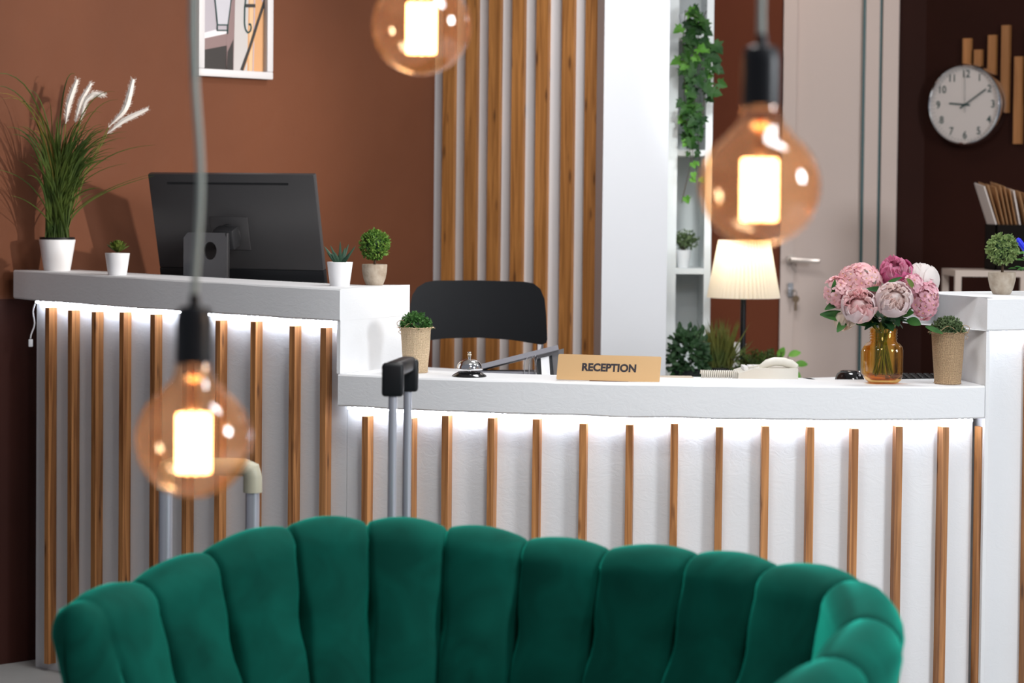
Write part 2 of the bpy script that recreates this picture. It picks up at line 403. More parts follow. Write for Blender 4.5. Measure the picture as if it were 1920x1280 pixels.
# white pillar
pa = at(1129.5, 400, 7.78); pb = at(1251.5, 400, 7.84); pa.z = pb.z = 0
wallbox(pa, pb, 0, 2.8, .17, PILLAR, 'wall_pillar')
# brown wall behind lamp, door, dark walls
D3 = 9.3
def X(px, D): return (at(px, 400, D)).x
wallbox((X(1150, D3), D3, 0), (X(1463, D3), D3, 0), 0, 2.8, .12, REDBR, 'wall_rear')
wallbox((X(1680, D3), D3, 0), (X(1731, D3), D3, 0), 0, 2.8, .12, DARKBR, 'wall_rear_corner')
CA = Vector((X(1731, D3), D3, 0)); CD = Vector((math.cos(math.radians(39)), -math.sin(math.radians(39)), 0)); CN = Vector((CD.y, -CD.x, 0))
wallbox(CA, CA+CD*1.6, 0, 2.8, .12, DARKBR, 'wall_right')
mb = MB(); mb.box(X(1463, D3), X(1680, D3), D3, D3+.12, 2.25, 2.8); struct('wall_over_door', mb, REDBR)
# door
dr = MB()
xa, xb = X(1464, D3), X(1613, D3)
dr.box(xa, xb, D3+.01, D3+.05, .01, 2.25)
door = struct('door_1', dr, DOORM)
mb = MB(); mb.box(xa, xa+.052, D3-.012, D3+.05, 0, 2.25); mb.box(X(1618, D3), X(1644, D3), D3-.006, D3+.05, 0, 2.25)
mb.box(X(1649, D3), X(1679, D3), D3-.02, D3+.06, 0, 2.25); o = part('door_frame', mb, DOORM, door, smooth=False)
mb = MB()
for a_ in (1613, 1644): mb.box(X(a_, D3), X(a_, D3)+.009, D3-.008, D3+.05, 0, 2.25)
part('rubber_seal', mb, mat('teal_seal', (.012, .07, .075), .4), door, smooth=False, label='dark teal seal strips')
hp = at(1484, 487, D3-.02)
mb = MB(); mb.lathe([(.02, -.01), (.02, .004)], 20, Matrix.Rotation(PI/2, 4, 'X')); mb.tube([(0, -.03, 0), (.004, -.034, -.03), (.018, -.03, -.048)], [.005, .004, .003], 8); mb.tube([(0, -.004, .0), (0, -.045, .0)], .009, 10)
M = Matrix.Rotation(.03, 4, 'Y'); mb.rbox(-.012, .105, -.055, -.040, -.009, .010, .004, 2, M)
HND = mat('worn_nickel', (.55, .47, .42), .3, .6)
part('handle', mb, HND, door, loc=hp)
kp = at(1482, 545, D3-.02)
mb = MB(); mb.lathe([(.012, -.01), (.012, .02)], 14, Matrix.Rotation(PI/2, 4, 'X')); mb.box(-.010, .010, -.004, .004, -.022, .03)
part('lock', mb, STEEL, door, loc=kp)
t = thing('key', 'small bunch of keys hanging in the pale door lock', 'key', kp+Vector((.008, -.03, 0)))
mb = MB(); mb.tube([(.004+.009*math.cos(a), 0, -.008+.012*math.sin(a)) for a in [i*PI/6 for i in range(12)]], .0015, 6, closed=True)
part('key_ring', mb, STEEL, t)
mb = MB(); mb.box(-.004, .006, -.002, .012, -.002, .003)
mb.lathe([(.014, -.002), (.014, .002)], 14, Matrix.Translation((.010, 0, -.03)) @ Matrix.Rotation(PI/2, 4, 'X')); mb.box(.005, .014, -.0015, .0015, -.075, -.038)
part('key_blade', mb, mat('dark_brass', (.16, .11, .07), .35, .8), t)
t['label'] = 'small bunch of keys hanging in the pale door lock'

# picture on brown wall
P0 = atplane(371, 142, WA+WN*.024, WN)-WN*.024; P1 = atplane(511, 149, WA+WN*.024, WN)-WN*.024; wd = (P1-P0).dot(WD)
FRH = wd*1.42
fr = thing('framed_picture', 'white framed picture of a street lantern and facade on the brown wall', 'picture', P0+WN*.002, math.atan2(WD.y, WD.x))
b = .030*wd/.385*1.0; b = wd*.082
mb = MB()
for (x0, x1, z0, z1) in ((0, wd, 0, b), (0, wd, FRH-b, FRH), (0, b, b, FRH-b), (wd-b, wd, b, FRH-b)): mb.rbox(x0, x1, -.026, 0, z0, z1, .003)
part('frame', mb, mat('frame_white', (.60, .59, .61), .45), fr)
# print: flat coloured shapes in layers
pm = [mat('print_sky', (.42, .39, .44), .6), mat('print_roof_edge', (.74, .72, .76), .6), mat('print_roof_pink', (.24, .16, .16), .6), mat('print_dark', (.022, .018, .018), .6),
      mat('print_stone', (.52, .50, .50), .6), mat('print_orange', (.62, .33, .15), .6), mat('print_orange_pale', (.72, .47, .27), .6), mat('print_teal', (.006, .045, .045), .6), mat('print_pane', (.52, .52, .58), .6), mat('print_lilac', (.5, .42, .48), .6)]
mb = MB(); iw = wd-2*b
S = iw/980.0    # zoomed crop units -> metres : crop x 235..1215 spans the inside width
def q(x, y, lay): return ((x-240)*S+b, -.004-.0004*lay, b+(1018+(x-240)*.03-y)*S)
def poly(pts, mi, lay): mb.add([q(x, y, lay) for x, y in pts], [tuple(range(len(pts)))], None, mi)
TOPY = 1018-(FRH-2*b)/S
poly([(240, 1018), (1220, 1047), (1220, TOPY), (240, TOPY)], 0, 0)
poly([(240, 580), (470, 525), (640, 540), (640, 640), (240, 660)], 1, 1)
poly([(240, 650), (640, 570), (640, 720), (240, 790)], 2, 2)
poly([(240, 790), (640, 720), (640, 1030), (240, 1018)], 3, 3)
poly([(620, 1030), (760, 1034), (775, TOPY), (700, TOPY), (640, 560)], 2, 3)
poly([(640, 1030), (740, 1034), (740, 640), (650, 800)], 3, 4)
poly([(745, 1034), (960, 1040), (985, TOPY), (775, TOPY)], 4, 4)
poly([(960, 1040), (1220, 1047), (1240, TOPY), (985, TOPY)], 5, 4)
poly([(985, 1040), (1040, 1041), (1060, TOPY), (1000, TOPY)], 6, 5)
poly([(1045, 1042), (1060, 1042), (1090, TOPY), (1070, TOPY)], 9, 6)
poly([(1185, TOPY), (1240, TOPY), (1240, 100), (1185, 160)], 9, 6)
poly([(430, TOPY), (720, TOPY), (720, 0), (650, 465), (490, 465), (430, 0)], 8, 5)
def stroke(pts, wdt, mi, lay):
    for (xa_, ya_), (xb_, yb_) in zip(pts[:-1], pts[1:]):
        dx, dy = xb_-xa_, yb_-ya_; l = math.hypot(dx, dy) or 1; nx, ny = -dy/l*wdt/2, dx/l*wdt/2
        poly([(xa_+nx, ya_+ny), (xb_+nx, yb_+ny), (xb_-nx, yb_-ny), (xa_-nx, ya_-ny)], mi, lay)
stroke([(430, TOPY*.6), (430, 0), (490, 470)], 16, 7, 7); stroke([(720, TOPY*.6), (720, 0), (650, 470)], 16, 7, 7)
stroke([(485, 465), (655, 462)], 16, 7, 8); stroke([(485, 535), (655, 530)], 16, 7, 8); stroke([(487, 465), (487, 540)], 16, 7, 8); stroke([(650, 465), (645, 575)], 16, 7, 8)
stroke([(395, TOPY*.5), (395, 70)], 20, 7, 7); stroke([(430, TOPY*.6), (575, TOPY*.85), (720, TOPY*.6)], 18, 7, 7)
stroke([(925, TOPY*.7), (925, 150), (912, 240), (910, 430), (925, 510), (965, 555), (1005, 530), (1018, 480), (1000, 435), (978, 450)], 22, 7, 8)
stroke([(915, 210), (1080, 205)], 44, 3, 8)
stroke([(1240, 120), (1160, 330), (1080, 520), (1000, 740), (870, 1030)], 46, 3, 9)
stroke([(1240, 190), (1150, 400), (1060, 640), (900, 1030)], 12, 5, 10)
part('picture_print', mb, pm, fr, smooth=False)
mb = MB(); mb.add([(b, -.014, b), (wd-b, -.014, b), (wd-b, -.014, FRH-b), (b, -.014, FRH-b)], [(0, 1, 2, 3)])
part('glass_pane', mb, thin_glass('clear_pane', (.97, .97, .97), (.9, .9, .9), .25, 0, .5, .012), fr, smooth=False)

# ================================================================== RECEPTION COUNTER
CX = [25, 50, 180, 300, 460, 637, 850, 1100, 1400, 1700, 1850, 2100]
CDp = [6.925, 6.88, 6.69, 6.53, 6.35, 6.19, 6.06, 5.975, 5.93, 5.955, 6.02, 6.20]
def cpt(px):
    D = interp(CX, CDp, px); v = at(px, 600, D); return Vector((v.x, v.y, 0))
def ctan(px): return (cpt(px+3)-cpt(px-3)).normalized()
def coff(px, d):
    t = ctan(px); return cpt(px)+Vector((-t.y, t.x, 0))*d
ZT, ZL, TH = 1.133, .913, .083
def ztall(p): return ZT+.018*max(0, min(1, (-.44-p[0])/1.0))
SB = Vector((-.279, 6.55, 0)); SA = cpt(637); sd = (SB-SA).normalized()
RA = cpt(1851); RBk = Vector((1.138, 6.44, 0)); rd = (RBk-RA).normalized()
rc = thing('reception_counter', 'curved white reception counter clad in upright wooden battens', 'counter', cpt(1240))
def irr(p, k): return noise.noise(Vector((p[0]*k, p[1]*k, .3)))
def slab(name, front, back, zt, sub=True):
    """countertop: front edge points, back edge points (same count)"""
    mb = MB(); n = len(front)
    rows = []
    for f, bk in zip(front, back):
        z = zt(f); jt = .0022*irr(f, 9); jb = .0025*irr(f, 7+3)
        ff = f.copy(); d = (bk-f).normalized(); r = .004
        zb = z-TH+jb
        rows.append([bk+Vector((0, 0, zt(bk)-TH)), ff+d*r+Vector((0, 0, zb)), ff+Vector((0, 0, zb+r)), ff+Vector((0, 0, z-r+jt)), ff+d*r+Vector((0, 0, z+jt*.4)), bk+Vector((0, 0, zt(bk)))])
    v = [p for r_ in rows for p in r_]; K = 6; F = []
    for i in range(n-1):
        for k in range(K): F.append((i*K+k, (i+1)*K+k, (i+1)*K+(k+1) % K, i*K+(k+1) % K))
    F.append(tuple(range(K))); F.append(tuple(range((n-1)*K, n*K))[::-1])
    mb.add(v, F); return part(name, mb, WHITE, rc, world=True, ang=30)
def lin(a, b, n): return [a+(b-a)*i/(n-1) for i in range(n)]
# tall left
pxs = lin(25, 637, 60); fr_ = [cpt(p) for p in pxs]
bk_ = []
for i, p in enumerate(pxs):
    k = i/59; bk_.append(coff(p, .235+.07*k) if i < 59 else SB)
for i in range(52, 59):
    t_ = (i-51)/8; bk_[i] = bk_[51].lerp(SB, t_)
slab('countertop', fr_, bk_, ztall)
# low
pxs = lin(634.5, 1849, 90); fr_ = [cpt(p) for p in pxs]; bk_ = []
for i, p in enumerate(pxs):
    c = coff(p, .245)
    bk_.append(c)
bk_[0] = SA+sd*.26
for i in range(1, 14): bk_[i] = bk_[0].lerp(coff(pxs[14], .245), i/14)
bk_[-1] = RA+rd*.25
for i in range(80, 89): bk_[i] = bk_[79].lerp(bk_[-1], (i-79)/10)
slab('countertop', fr_, bk_, lambda p: ZL)
# tall right
pxs = lin(1851, 2150, 24); fr_ = [cpt(p) for p in pxs]; bk_ = [coff(p, .42) for p in pxs]; bk_[0] = RBk
slab('countertop', fr_, bk_, lambda p: ZT)
# front panels (recessed behind the tops)
def panel(px0, px1, zt, off=.05, th=.03):
    n = max(4, int((px1-px0)/12)); P = lin(px0, px1, n)
    f = [coff(p, off) for p in P]; bk = [coff(p, off+th) for p in P]
    mb = MB(); v = []
    for a, c in zip(f, bk):
        z = zt(a)-TH-.001
        v += [Vector((a.x, a.y, .0)), Vector((a.x, a.y, z)), Vector((c.x, c.y, z)), Vector((c.x, c.y, 0))]
    F = []
    for i in range(n-1):
        for k in range(4): F.append((i*4+k, (i+1)*4+k, (i+1)*4+(k+1) % 4, i*4+(k+1) % 4))
    F += [(0, 1, 2, 3), tuple(range((n-1)*4, n*4))[::-1]]; mb.add(v, F)
    return part('front_panel', mb, WHITE2, rc, world=True, ang=30)
panel(42, 633, ztall); panel(634, 1848, lambda p: ZL); panel(1866, 2130, lambda p: ZT, .028)
# side walls of the tall blocks
def side(a, d, L, inward, name, z0=0.0):
    mb = MB(); a = Vector(a); e = a+d*L
    mb.prism([a, e, e+inward, a+inward], z0, ZT-TH-.0005); return part(name, mb, WHITE, rc, world=True, smooth=False)
side(SA+sd*.004, sd, (SB-SA).length-.004, Vector((-.009, .004, 0)), 'side_panel', ZL+.0005)
side(RA+rd*.004, rd, (RBk-RA).length-.004, Vector((.009, .0, 0)), 'side_panel')
# battens
BP = [101, 144, 188, 240, 298, 359, 419, 486, 557, 616, 695, 777, 843, 926, 1010, 1097, 1184, 1267, 1350, 1435, 1519, 1600, 1682, 1765, 1836, 1916]
for i, px in enumerate(BP):
    tall = px < 630 or px > 1851
    c = coff(px, .05)
    # find curve parameter whose panel point lands on this pixel
    q0 = px
    for _ in range(6):
        c = coff(q0, .05); lay = px+(.0105*(900-537)); cur = 960+FPX*c.x/c.y; q0 += (px+2.5-cur)*.9
    c = coff(q0, .05 if px < 1851 else .028); tt = ctan(q0); z1 = (ztall(c) if px < 630 else (ZT if tall else ZL))-TH-random.uniform(.016, .026)
    if px in (843, 926, 1010): z1 += .004
    mb = MB(); wv = .0088; dv = .029
    n = 14; L_ = z1-.022; v = []
    for k in range(n):
        z = .022+L_*k/(n-1); j = .0007*noise.noise(Vector((px, z*5, 0))); j2 = .0007*noise.noise(Vector((px, z*5, 9)))
        v += [(-wv+j, -dv, z), (wv+j2, -dv, z), (wv+j2, -.0002, z), (-wv+j, -.0002, z)]
    F = [(k*4+e, k*4+(e+1) % 4, (k+1)*4+(e+1) % 4, (k+1)*4+e) for k in range(n-1) for e in range(4)]+[(0, 1, 2, 3), tuple(range((n-1)*4, n*4))]
    mb.add(v, F)
    o = part('batten', mb, WOOD, rc, smooth=False); tiltr = random.uniform(-.002, .002)
    o.location = c-rc.location; o.rotation_euler = (0, tiltr, math.atan2(tt.y, tt.x))
# led strips
LEDM = emis('led_white', (.82, .88, 1.0), 38)
def led(px0, px1, zt, off=.03):
    n = int((px1-px0)/2.6); P = []; R = []
    for i in range(n):
        px = px0+(px1-px0)*i/(n-1); c = coff(px, off); P.append(Vector((c.x, c.y, zt(c)-TH-.0065+.0008*math.sin(i*.13)))); R.append(.0029+.0013*math.sin(i*PI/2.2))
    mb = MB(); mb.tube(P, R, 8); return part('led_strip', mb, LEDM, rc, world=True, label='glowing white light strip')
led_l = led(52, 631, ztall); led(642, 1838, lambda p: ZL); led(1862, 2120, lambda p: ZT, .016)
# led cable at the left end
mb = MB(); c = coff(50, .035)
mb.tube([Vector((c.x-.004*math.sin(i*.9)-.001*i, c.y-.02, ztall(c)-TH-.012-.011*i)) for i in range(10)], .0022, 7)
e_ = Vector((c.x-.012, c.y-.02, ztall(c)-TH-.135)); mb.rbox(e_.x-.006, e_.x+.006, e_.y-.004, e_.y+.004, e_.z, e_.z+.022, .002)
part('cable', mb, POTW, led_l, world=True, label='white power cable with small plug')

# inner worktop
DZ = .872
pxs = lin(180, 2000, 60)
fr_ = [coff(p, .262 if 650 < p < 1840 else .44) for p in pxs]; bk_ = [coff(p, .86) for p in pxs]
mb = MB(); v = []
for a, c in zip(fr_, bk_): v += [Vector((a.x, a.y, DZ-.03)), Vector((a.x, a.y, DZ)), Vector((c.x, c.y, DZ)), Vector((c.x, c.y, DZ-.03))]
F = [(i*4+k, (i+1)*4+k, (i+1)*4+(k+1) % 4, i*4+(k+1) % 4) for i in range(59) for k in range(4)]+[(0, 1, 2, 3), tuple(range(236, 240))[::-1]]
mb.add(v, F)
dk = thing('desk', 'white inner work desk behind the reception counter', 'desk', coff(1100, .6))
part('desktop', mb, PWHITE, dk, world=True, ang=30)
for px, of in ((330, .5), (330, .8), (1000, .5), (1000, .8), (1800, .5), (1800, .8)):
    c = coff(px, of); mb = MB(); mb.box(c.x-.02, c.x+.02, c.y-.02, c.y+.02, 0, DZ-.03); part('leg', mb, PWHITE, dk, world=True, smooth=False)
# ================================================================== PLANTS AND THINGS ON THE COUNTER
def pot(parent, r0, r1, h, m, wall=.003, name='pot', prof=None, soil=True, n=40, sm=None):
    mb = MB(); p = prof or [(r0*.93, 0), (r0, .002), (r1, h-.001), (r1-wall*.3, h), (r1-wall, h-.001), (r1-wall-.001, h*.80)]
    mb.lathe(p, n, cap1=False); o = part(name, mb, m, parent)
    if soil:
        mb = MB(); mb.lathe([(r1-wall-.0015, h*.78), (r1-wall-.001, h*.90), (.001, h*.93)], 24, cap1=False); part('soil', mb, sm or SOIL, o)
    return o
def topiary(name, label, loc, m_leaf, r=.040, hb=.098, rp=(.024, .034), hp=.054, seed=1, n=720):
    random.seed(seed)
    t = thing(name, label, 'plant', loc, group='ball topiaries in stone pots')
    h = hp; r0, r1 = rp
    prof = [(r0*.9, 0), (r0, .002), (r0+(r1-r0)*.55, h*.3), (r1*.97, h*.65), (r1, h-.001), (r1-.002, h), (r1-.005, h-.002), (r1-.006, h*.75)]
    pot(t, r0, r1, h, STONE, prof=prof)
    mb = MB(); mb.tube([(0, 0, h*.7), (.001, 0, h+.01), (0, .001, hb-r*.6)], .0035, 8); part('trunk', mb, BRANCH, t)
    mb = MB(); c = Vector((0, 0, hb))
    for k in range(n):
        d = rnd_dir(); rr = r*random.uniform(.68, .99); p = c+d*rr
        for _ in range(2):
            dd = (d*.8+rnd_dir()*.9).normalized(); mb.leaf(p, dd, rnd_dir(), random.uniform(.006, .0095), random.uniform(.004, .0065), random.uniform(-.5, .8), .2, 2, 'round')
    mb2 = MB(); mb2.lathe([(.001, hb-r*.68), (r*.5, hb-r*.5), (r*.7, hb), (r*.5, hb+r*.5), (.001, hb+r*.68)], 12)
    part('foliage', mb, m_leaf, t, smooth=False); part('foliage_core', mb2, DKLEAF, t)
    return t
def onslab(px, D, low=False, tall_right=False):
    c = at(px, 600, D); z = ZL if low else (ZT if tall_right else ztall(c)); 
    # keep px exact at that height
    yy = at(px, 600, D); 
    for _ in range(2):
        py = 380+.0105*(px-960)+(CAMZ-z)*FPX/D; yy = at(px, py, D)
    return Vector((yy.x, yy.y, z))
topiary('topiary_plant', 'ball shaped topiary in stone pot on the left counter, beside the spiky succulent', onslab(702, 6.49), GREEN1, .0405, .110, (.0235, .0345), .057, 3)
topiary('topiary_plant', 'pale green ball topiary in stone pot on the far right counter block', onslab(1878, 6.29, tall_right=True), GREEN2, .0410, .119, (.0235, .0365), .059, 5)

# tall grass plant
L0 = onslab(107, 6.95)
t = thing('grass_plant', 'tall ornamental grass with white plumes in white pot on the left counter', 'plant', L0)
mb = MB(); mb.lathe([(.037, 0), (.038, .002), (.0525, .090), (.052, .091), (.050, .090), (.049, .07)], 48, cap1=False); part('pot', mb, POTW, t)
mb = MB(); mb.lathe([(.049, .075), (.0505, .0975), (.048, .0975), (.046, .088), (.001, .088)], 48, cap1=False); part('inner_pot', mb, BLACKP, t, label='black inner pot rim')
random.seed(11); S7 = 6.95/FPX
mbg = MB(); mby = MB()
def blade(mbx, bx, ex, ey, hx, w=.0042, sag=.5, ydepth=0):
    if ex < 0: ydepth = min(ydepth, .02)+ex*1.15-.02
    else: ydepth = min(ydepth, .08)
    p0 = Vector((bx, random.uniform(-.015, .015), .088)); p3 = Vector((ex, ydepth, ey)); n = 12
    up = Vector((hx, ydepth*.4, .088+(ey-.088)*(1+sag) if ey > .1 else .25))
    pts = []
    for i in range(n+1):
        s_ = i/n; pts.append(p0*(1-s_)**2+up*2*s_*(1-s_)+p3*s_**2)
    v = []; f = []
    tw = random.uniform(-.5, .5); 
    for i, p in enumerate(pts):
        tg = (pts[min(i+1, n)]-pts[max(i-1, 0)]).normalized(); sdv = tg.cross(Vector((math.sin(tw), -math.cos(tw), .0))).normalized()
        s_ = i/n; ww = w/2*(1-s_**2.2)*min(1, .55+2*s_)+.0002
        nn = sdv.cross(tg)
        v += [p-sdv*ww, p+nn*ww*.35, p+sdv*ww]
    for i in range(n): a = i*3; f += [(a, a+1, a+4, a+3), (a+1, a+2, a+5, a+4)]
    mbx.add(v, f)
def e(px, py): return ((px-107)*S7, (508-py)*S7)
# signature blades
for (px, py, hx, sag, w_) in ((2, 150, 0, .15, .005), (2, 170, -.01, .10, .005), (288, 270, .04, -.05, .0048), (235, 305, .03, -.1, .004), (292, 326, .02, -.35, .0048), (290, 324, .05, -.3, .003),
                    (216, 172, .04, .05, .004), (138, 140, -.005, .1, .005), (12, 320, -.03, -.05, .004), (60, 175, -.02, .1, .004), (98, 194, -.01, .0, .004), (40, 368, -.04, -.1, .004), (172, 362, .04, -.1, .004), (220, 186, .04, 0, .0035), (235, 246, .03, .0, .004), (118, 250, 0, 0, .004), (162, 330, .05, -.2, .005), (150, 340, .06, -.2, .005)):
    ex, ey = e(px, py); blade(mbg, random.uniform(-.02, .02), ex, ey, hx, w_, sag, random.uniform(-.03, .03))
for k in range(185):
    s_ = random.gauss(0, 1); L_ = random.uniform(.16, .36)
    lean = s_*.25+.12; ex = math.sin(lean)*L_*.9; ey = .088+math.cos(lean)*L_
    if ex > .20: ex = .2
    blade(mbg, random.uniform(-.034, .034), ex, ey, ex*.22, random.uniform(.0042, .0072), random.uniform(-.1, .08), random.uniform(-.10, .05))
for k in range(44):
    L_ = random.uniform(.24, .36); lean = random.uniform(.34, .58)
    blade(mbg, random.uniform(-.01, .03), math.sin(lean)*L_, .088+math.cos(lean)*L_, .045, random.uniform(.003, .0045), 0, random.uniform(-.06, .04))
for (px, py, hx) in ((22, 192, .01), (75, 250, -.02), (130, 270, .0), (193, 212, .03), (58, 200, .0), (108, 330, .0), (140, 330, .0), (6, 184, .0)):
    ex, ey = e(px, py); blade(mby, random.uniform(-.02, .02), ex, ey, hx, .0045, .12, random.uniform(-.04, .02))
part('grass_blades', mbg, GRASSM, t); part('grass_blades', mby, GRASSY, t, label='yellowing blades')
PLM = mat('white_plume', (.80, .76, .72), .9)
def plume(pts, r):
    P = [Vector((*[e(a, b)[0]], random.uniform(-.01, .01)*0, e(a, b)[1])) for a, b in pts]
    path = []
    for i in range(len(P)-1):
        for k in range(8): path.append(P[i].lerp(P[i+1], k/8))
    path.append(P[-1]); n = len(path)
    # smooth
    for _ in range(6): path = [path[0]]+[(path[i-1]+path[i]*2+path[i+1])/4 for i in range(1, n-1)]+[path[-1]]
    mb = MB(); mb.tube(path, [r*.72*max(.15, math.sin(PI*min(1, .12+.88*(1-i/n))))*1.0 for i in range(n)], 6)
    for i in range(n-1):
        tg = (path[i+1]-path[i]).normalized(); rr = r*(.55+.6*math.sin(PI*(1-i/n)*.9+.1))
        for k in range(16):
            a = rnd_dir(); d = (tg*1.0+a.cross(tg).normalized()).normalized()
            mb.leaf(path[i].lerp(path[i+1], random.random()), d, a, rr*1.35, .0030, .1, .2, 1, 'leaf')
    mb.tube([Vector((path[0].x*.15, 0, .09)), Vector((path[0].x*.55, 0, .09+(path[0].z-.09)*.6)), path[0]], .0012, 5, mi=1)
    part('plume', mb, [PLM, STEMM], t, smooth=False)
plume([(122, 232), (127, 195), (143, 150)], .0125); plume([(140, 230), (150, 190), (170, 156)], .010); plume([(149, 232), (158, 190), (175, 176), (195, 178)], .011)
plume([(202, 238), (235, 205), (248, 148)], .013); plume([(200, 250), (230, 225), (276, 203)], .011)

# small succulent
t = thing('succulent_plant', 'small rosette succulent in white pot between tall grass and monitor', 'plant', onslab(220, 6.73), group='small succulents in white pots')
pot(t, .0262, .0345, .0625, POTW)
random.seed(4); mb = MB()
for k in range(46):
    a = k*2.39996; f_ = k/46; tilt = .12+1.15*f_; L_ = .018+.020*f_; d = Vector((math.cos(a)*math.sin(tilt), math.sin(a)*math.sin(tilt), math.cos(tilt)))
    nr = Vector((-math.cos(a)*math.cos(tilt), -math.sin(a)*math.cos(tilt), math.sin(tilt)))
    mb.leaf(Vector((0, 0, .062+.016*(1-f_)))+d*.003, d, nr, L_, L_*.62, -.35, .45, 5, 'leaf')
part('leaves', mb, leafmat('succulent_leaf', (.06, .10, .012), (.16, .20, .04), .45, .1, 90), t)
# aloe
t = thing('aloe_plant', 'spiky striped aloe in white pot right of the monitor', 'plant', onslab(637, 6.38), group='small succulents in white pots')
pot(t, .0262, .0345, .0645, POTW)
mb = MB()
for (dx, dz, w_) in ((-.037, .050, .011), (-.022, .052, .011), (.002, .064, .011), (.020, .055, .012), (.037, .050, .011), (-.030, .032, .014), (.028, .036, .014), (-.012, .034, .015), (.012, .046, .014), (0, .044, .015), (-.018, .030, .014), (.02, .026, .014)):
    y = random.uniform(-.02, .01); d = Vector((dx, y, dz)); L_ = d.length; d.normalize()
    mb.leaf((dx*.15, -.004, .058), d, Vector((0, -1, .2)), L_, w_, random.uniform(-.25, .05)*(1 if dx > 0 else 1), -.35, 6, 'blade')
AL = mat('aloe_leaf', (.022, .06, .035), .45); nt = AL.node_tree; wv = nt.nodes.new('ShaderNodeTexWave'); wv.bands_direction = 'Z'; wv.inputs['Scale'].default_value = 110; wv.inputs['Distortion'].default_value = 2
tc = nt.nodes.new('ShaderNodeTexCoord'); nt.links.new(tc.outputs['Object'], wv.inputs['Vector']); rp = nt.nodes.new('ShaderNodeValToRGB'); rp.color_ramp.elements[0].color = (.012, .05, .03, 1); rp.color_ramp.elements[1].color = (.07, .13, .08, 1); rp.color_ramp.elements[0].position = .55
nt.links.new(wv.outputs['Fac'], rp.inputs[0]); nt.links.new(rp.outputs[0], nt.nodes['Principled BSDF'].inputs['Base Color'])
part('leaves', mb, AL, t)

# burlap pots
def burlap_plant(label, loc, m_b, m_l, r0, r1, h, rb, seed, bow):
    random.seed(seed)
    t = thing('bush_plant', label, 'plant', loc, group='green bushes in burlap pots')
    mb = MB(); n = 72; prof = [(r0*.96, 0), (r0+.001, .003), (r0, .008), (r0+(r1-r0)*.5, h*.5), (r1-.001, h*.93), (r1+.001, h*.965)]
    v = []; f = []
    for j, (r, z) in enumerate(prof+[(r1+.005, h-.002), (r1+.0075, h-.003), (r1-.002, h*.97), (r1-.004, h*.85)]):
        for i in range(n):
            a = 2*PI*i/n; jr = .0012*noise.noise(Vector((math.cos(a)*3, math.sin(a)*3, z*40+seed)))
            jz = 0
            if 5 < j < 8: jz = .003*noise.noise(Vector((math.cos(a)*9, math.sin(a)*9, seed))); jr *= 2
            v.append(((r+jr)*math.cos(a), (r+jr)*math.sin(a), z+jz))
    for j in range(9):
        for i in range(n): f.append((j*n+i, j*n+(i+1) % n, (j+1)*n+(i+1) % n, (j+1)*n+i))
    f.append(tuple(range(n))); mb.add(v, f)
    for k in range(150):   # fringe
        a = random.uniform(0, 2*PI); p = Vector((math.cos(a), math.sin(a), 0)); 
        if k < 100: mb.leaf(p*(r1+.006)+Vector((0, 0, h-.004)), p+Vector((0, 0, random.uniform(-.6, 1))), rnd_dir(), .005, .0012, .5, 0, 1, 'leaf')
        else: mb.leaf(p*(r0)+Vector((0, 0, .002)), p+Vector((random.uniform(-.5, .5), 0, random.uniform(-.1, .3))), rnd_dir(), .004, .001, .5, 0, 1, 'leaf')
    part('burlap_pot', mb, m_b, t)
    mb = MB(); c = Vector((0, 0, h-.004))
    for k in range(520):
        d = rnd_dir(); d.z = abs(d.z); d.normalize(); rr = rb*random.uniform(.55, 1.0); p = c+Vector((d.x*rr*1.05, d.y*rr*1.05, d.z*rr*1.0))
        for _ in range(3): mb.leaf(p, (d*.7+rnd_dir()).normalized(), rnd_dir(), random.uniform(.006, .010), random.uniform(.003, .005), random.uniform(-.5, .8), .2, 2, 'round')
    part('foliage', mb, m_l, t, smooth=False)
    mb = MB(); mb.lathe([(r1-.006, h*.9), (rb*.7, h+rb*.3), (.001, h+rb*.6)], 16, cap1=False); part('soil', mb, DKLEAF, t)
    TW = mat('twine', (.42, .29, .16), .9); mb = MB()
    mb.tube(cr([(-.030+.008*k*1.0+.001*math.sin(k), -.036, h-.002+(.011*math.sin(k*PI/4) if bow > 0 else .016*math.sin(k*PI/6))) for k in range(7)]), .0008, 5)
    s_ = -1 if bow > 0 else 1
    mb.tube(cr([(s_*r1*.95, -.012, h-.012), (s_*(r1+.008), -.014, h+.006), (s_*(r1+.003), -.015, h+.014), (s_*(r1-.008), -.02, h+.015), (s_*(r1-.018), -.03, h-.002)]), .0008, 5)
    mb.tube([(s_*r1*.9, -.02, h-.006), (s_*(r1+.004), -.022, h-.014), (s_*(r1-.003), -.024, h-.02)], .0009, 5)
    part('twine', mb, TW, t)
    return t
BU1 = burlap('burlap_light', (.34, .21, .10), (.86, .66, .44)); BU2 = burlap('burlap_brown', (.15, .09, .045), (.56, .38, .22))
burlap_plant('bright green bush in light burlap pot on the counter ledge left of the bell', onslab(779, 6.27, low=True), BU1, MOSS, .0315, .0405, .1215, .040, 2, 1)
burlap_plant('green bush in brown burlap pot beside the flower jar', onslab(1776.5, 6.07, low=True), BU2, MOSS2, .0335, .0425, .134, .040, 8, -1)

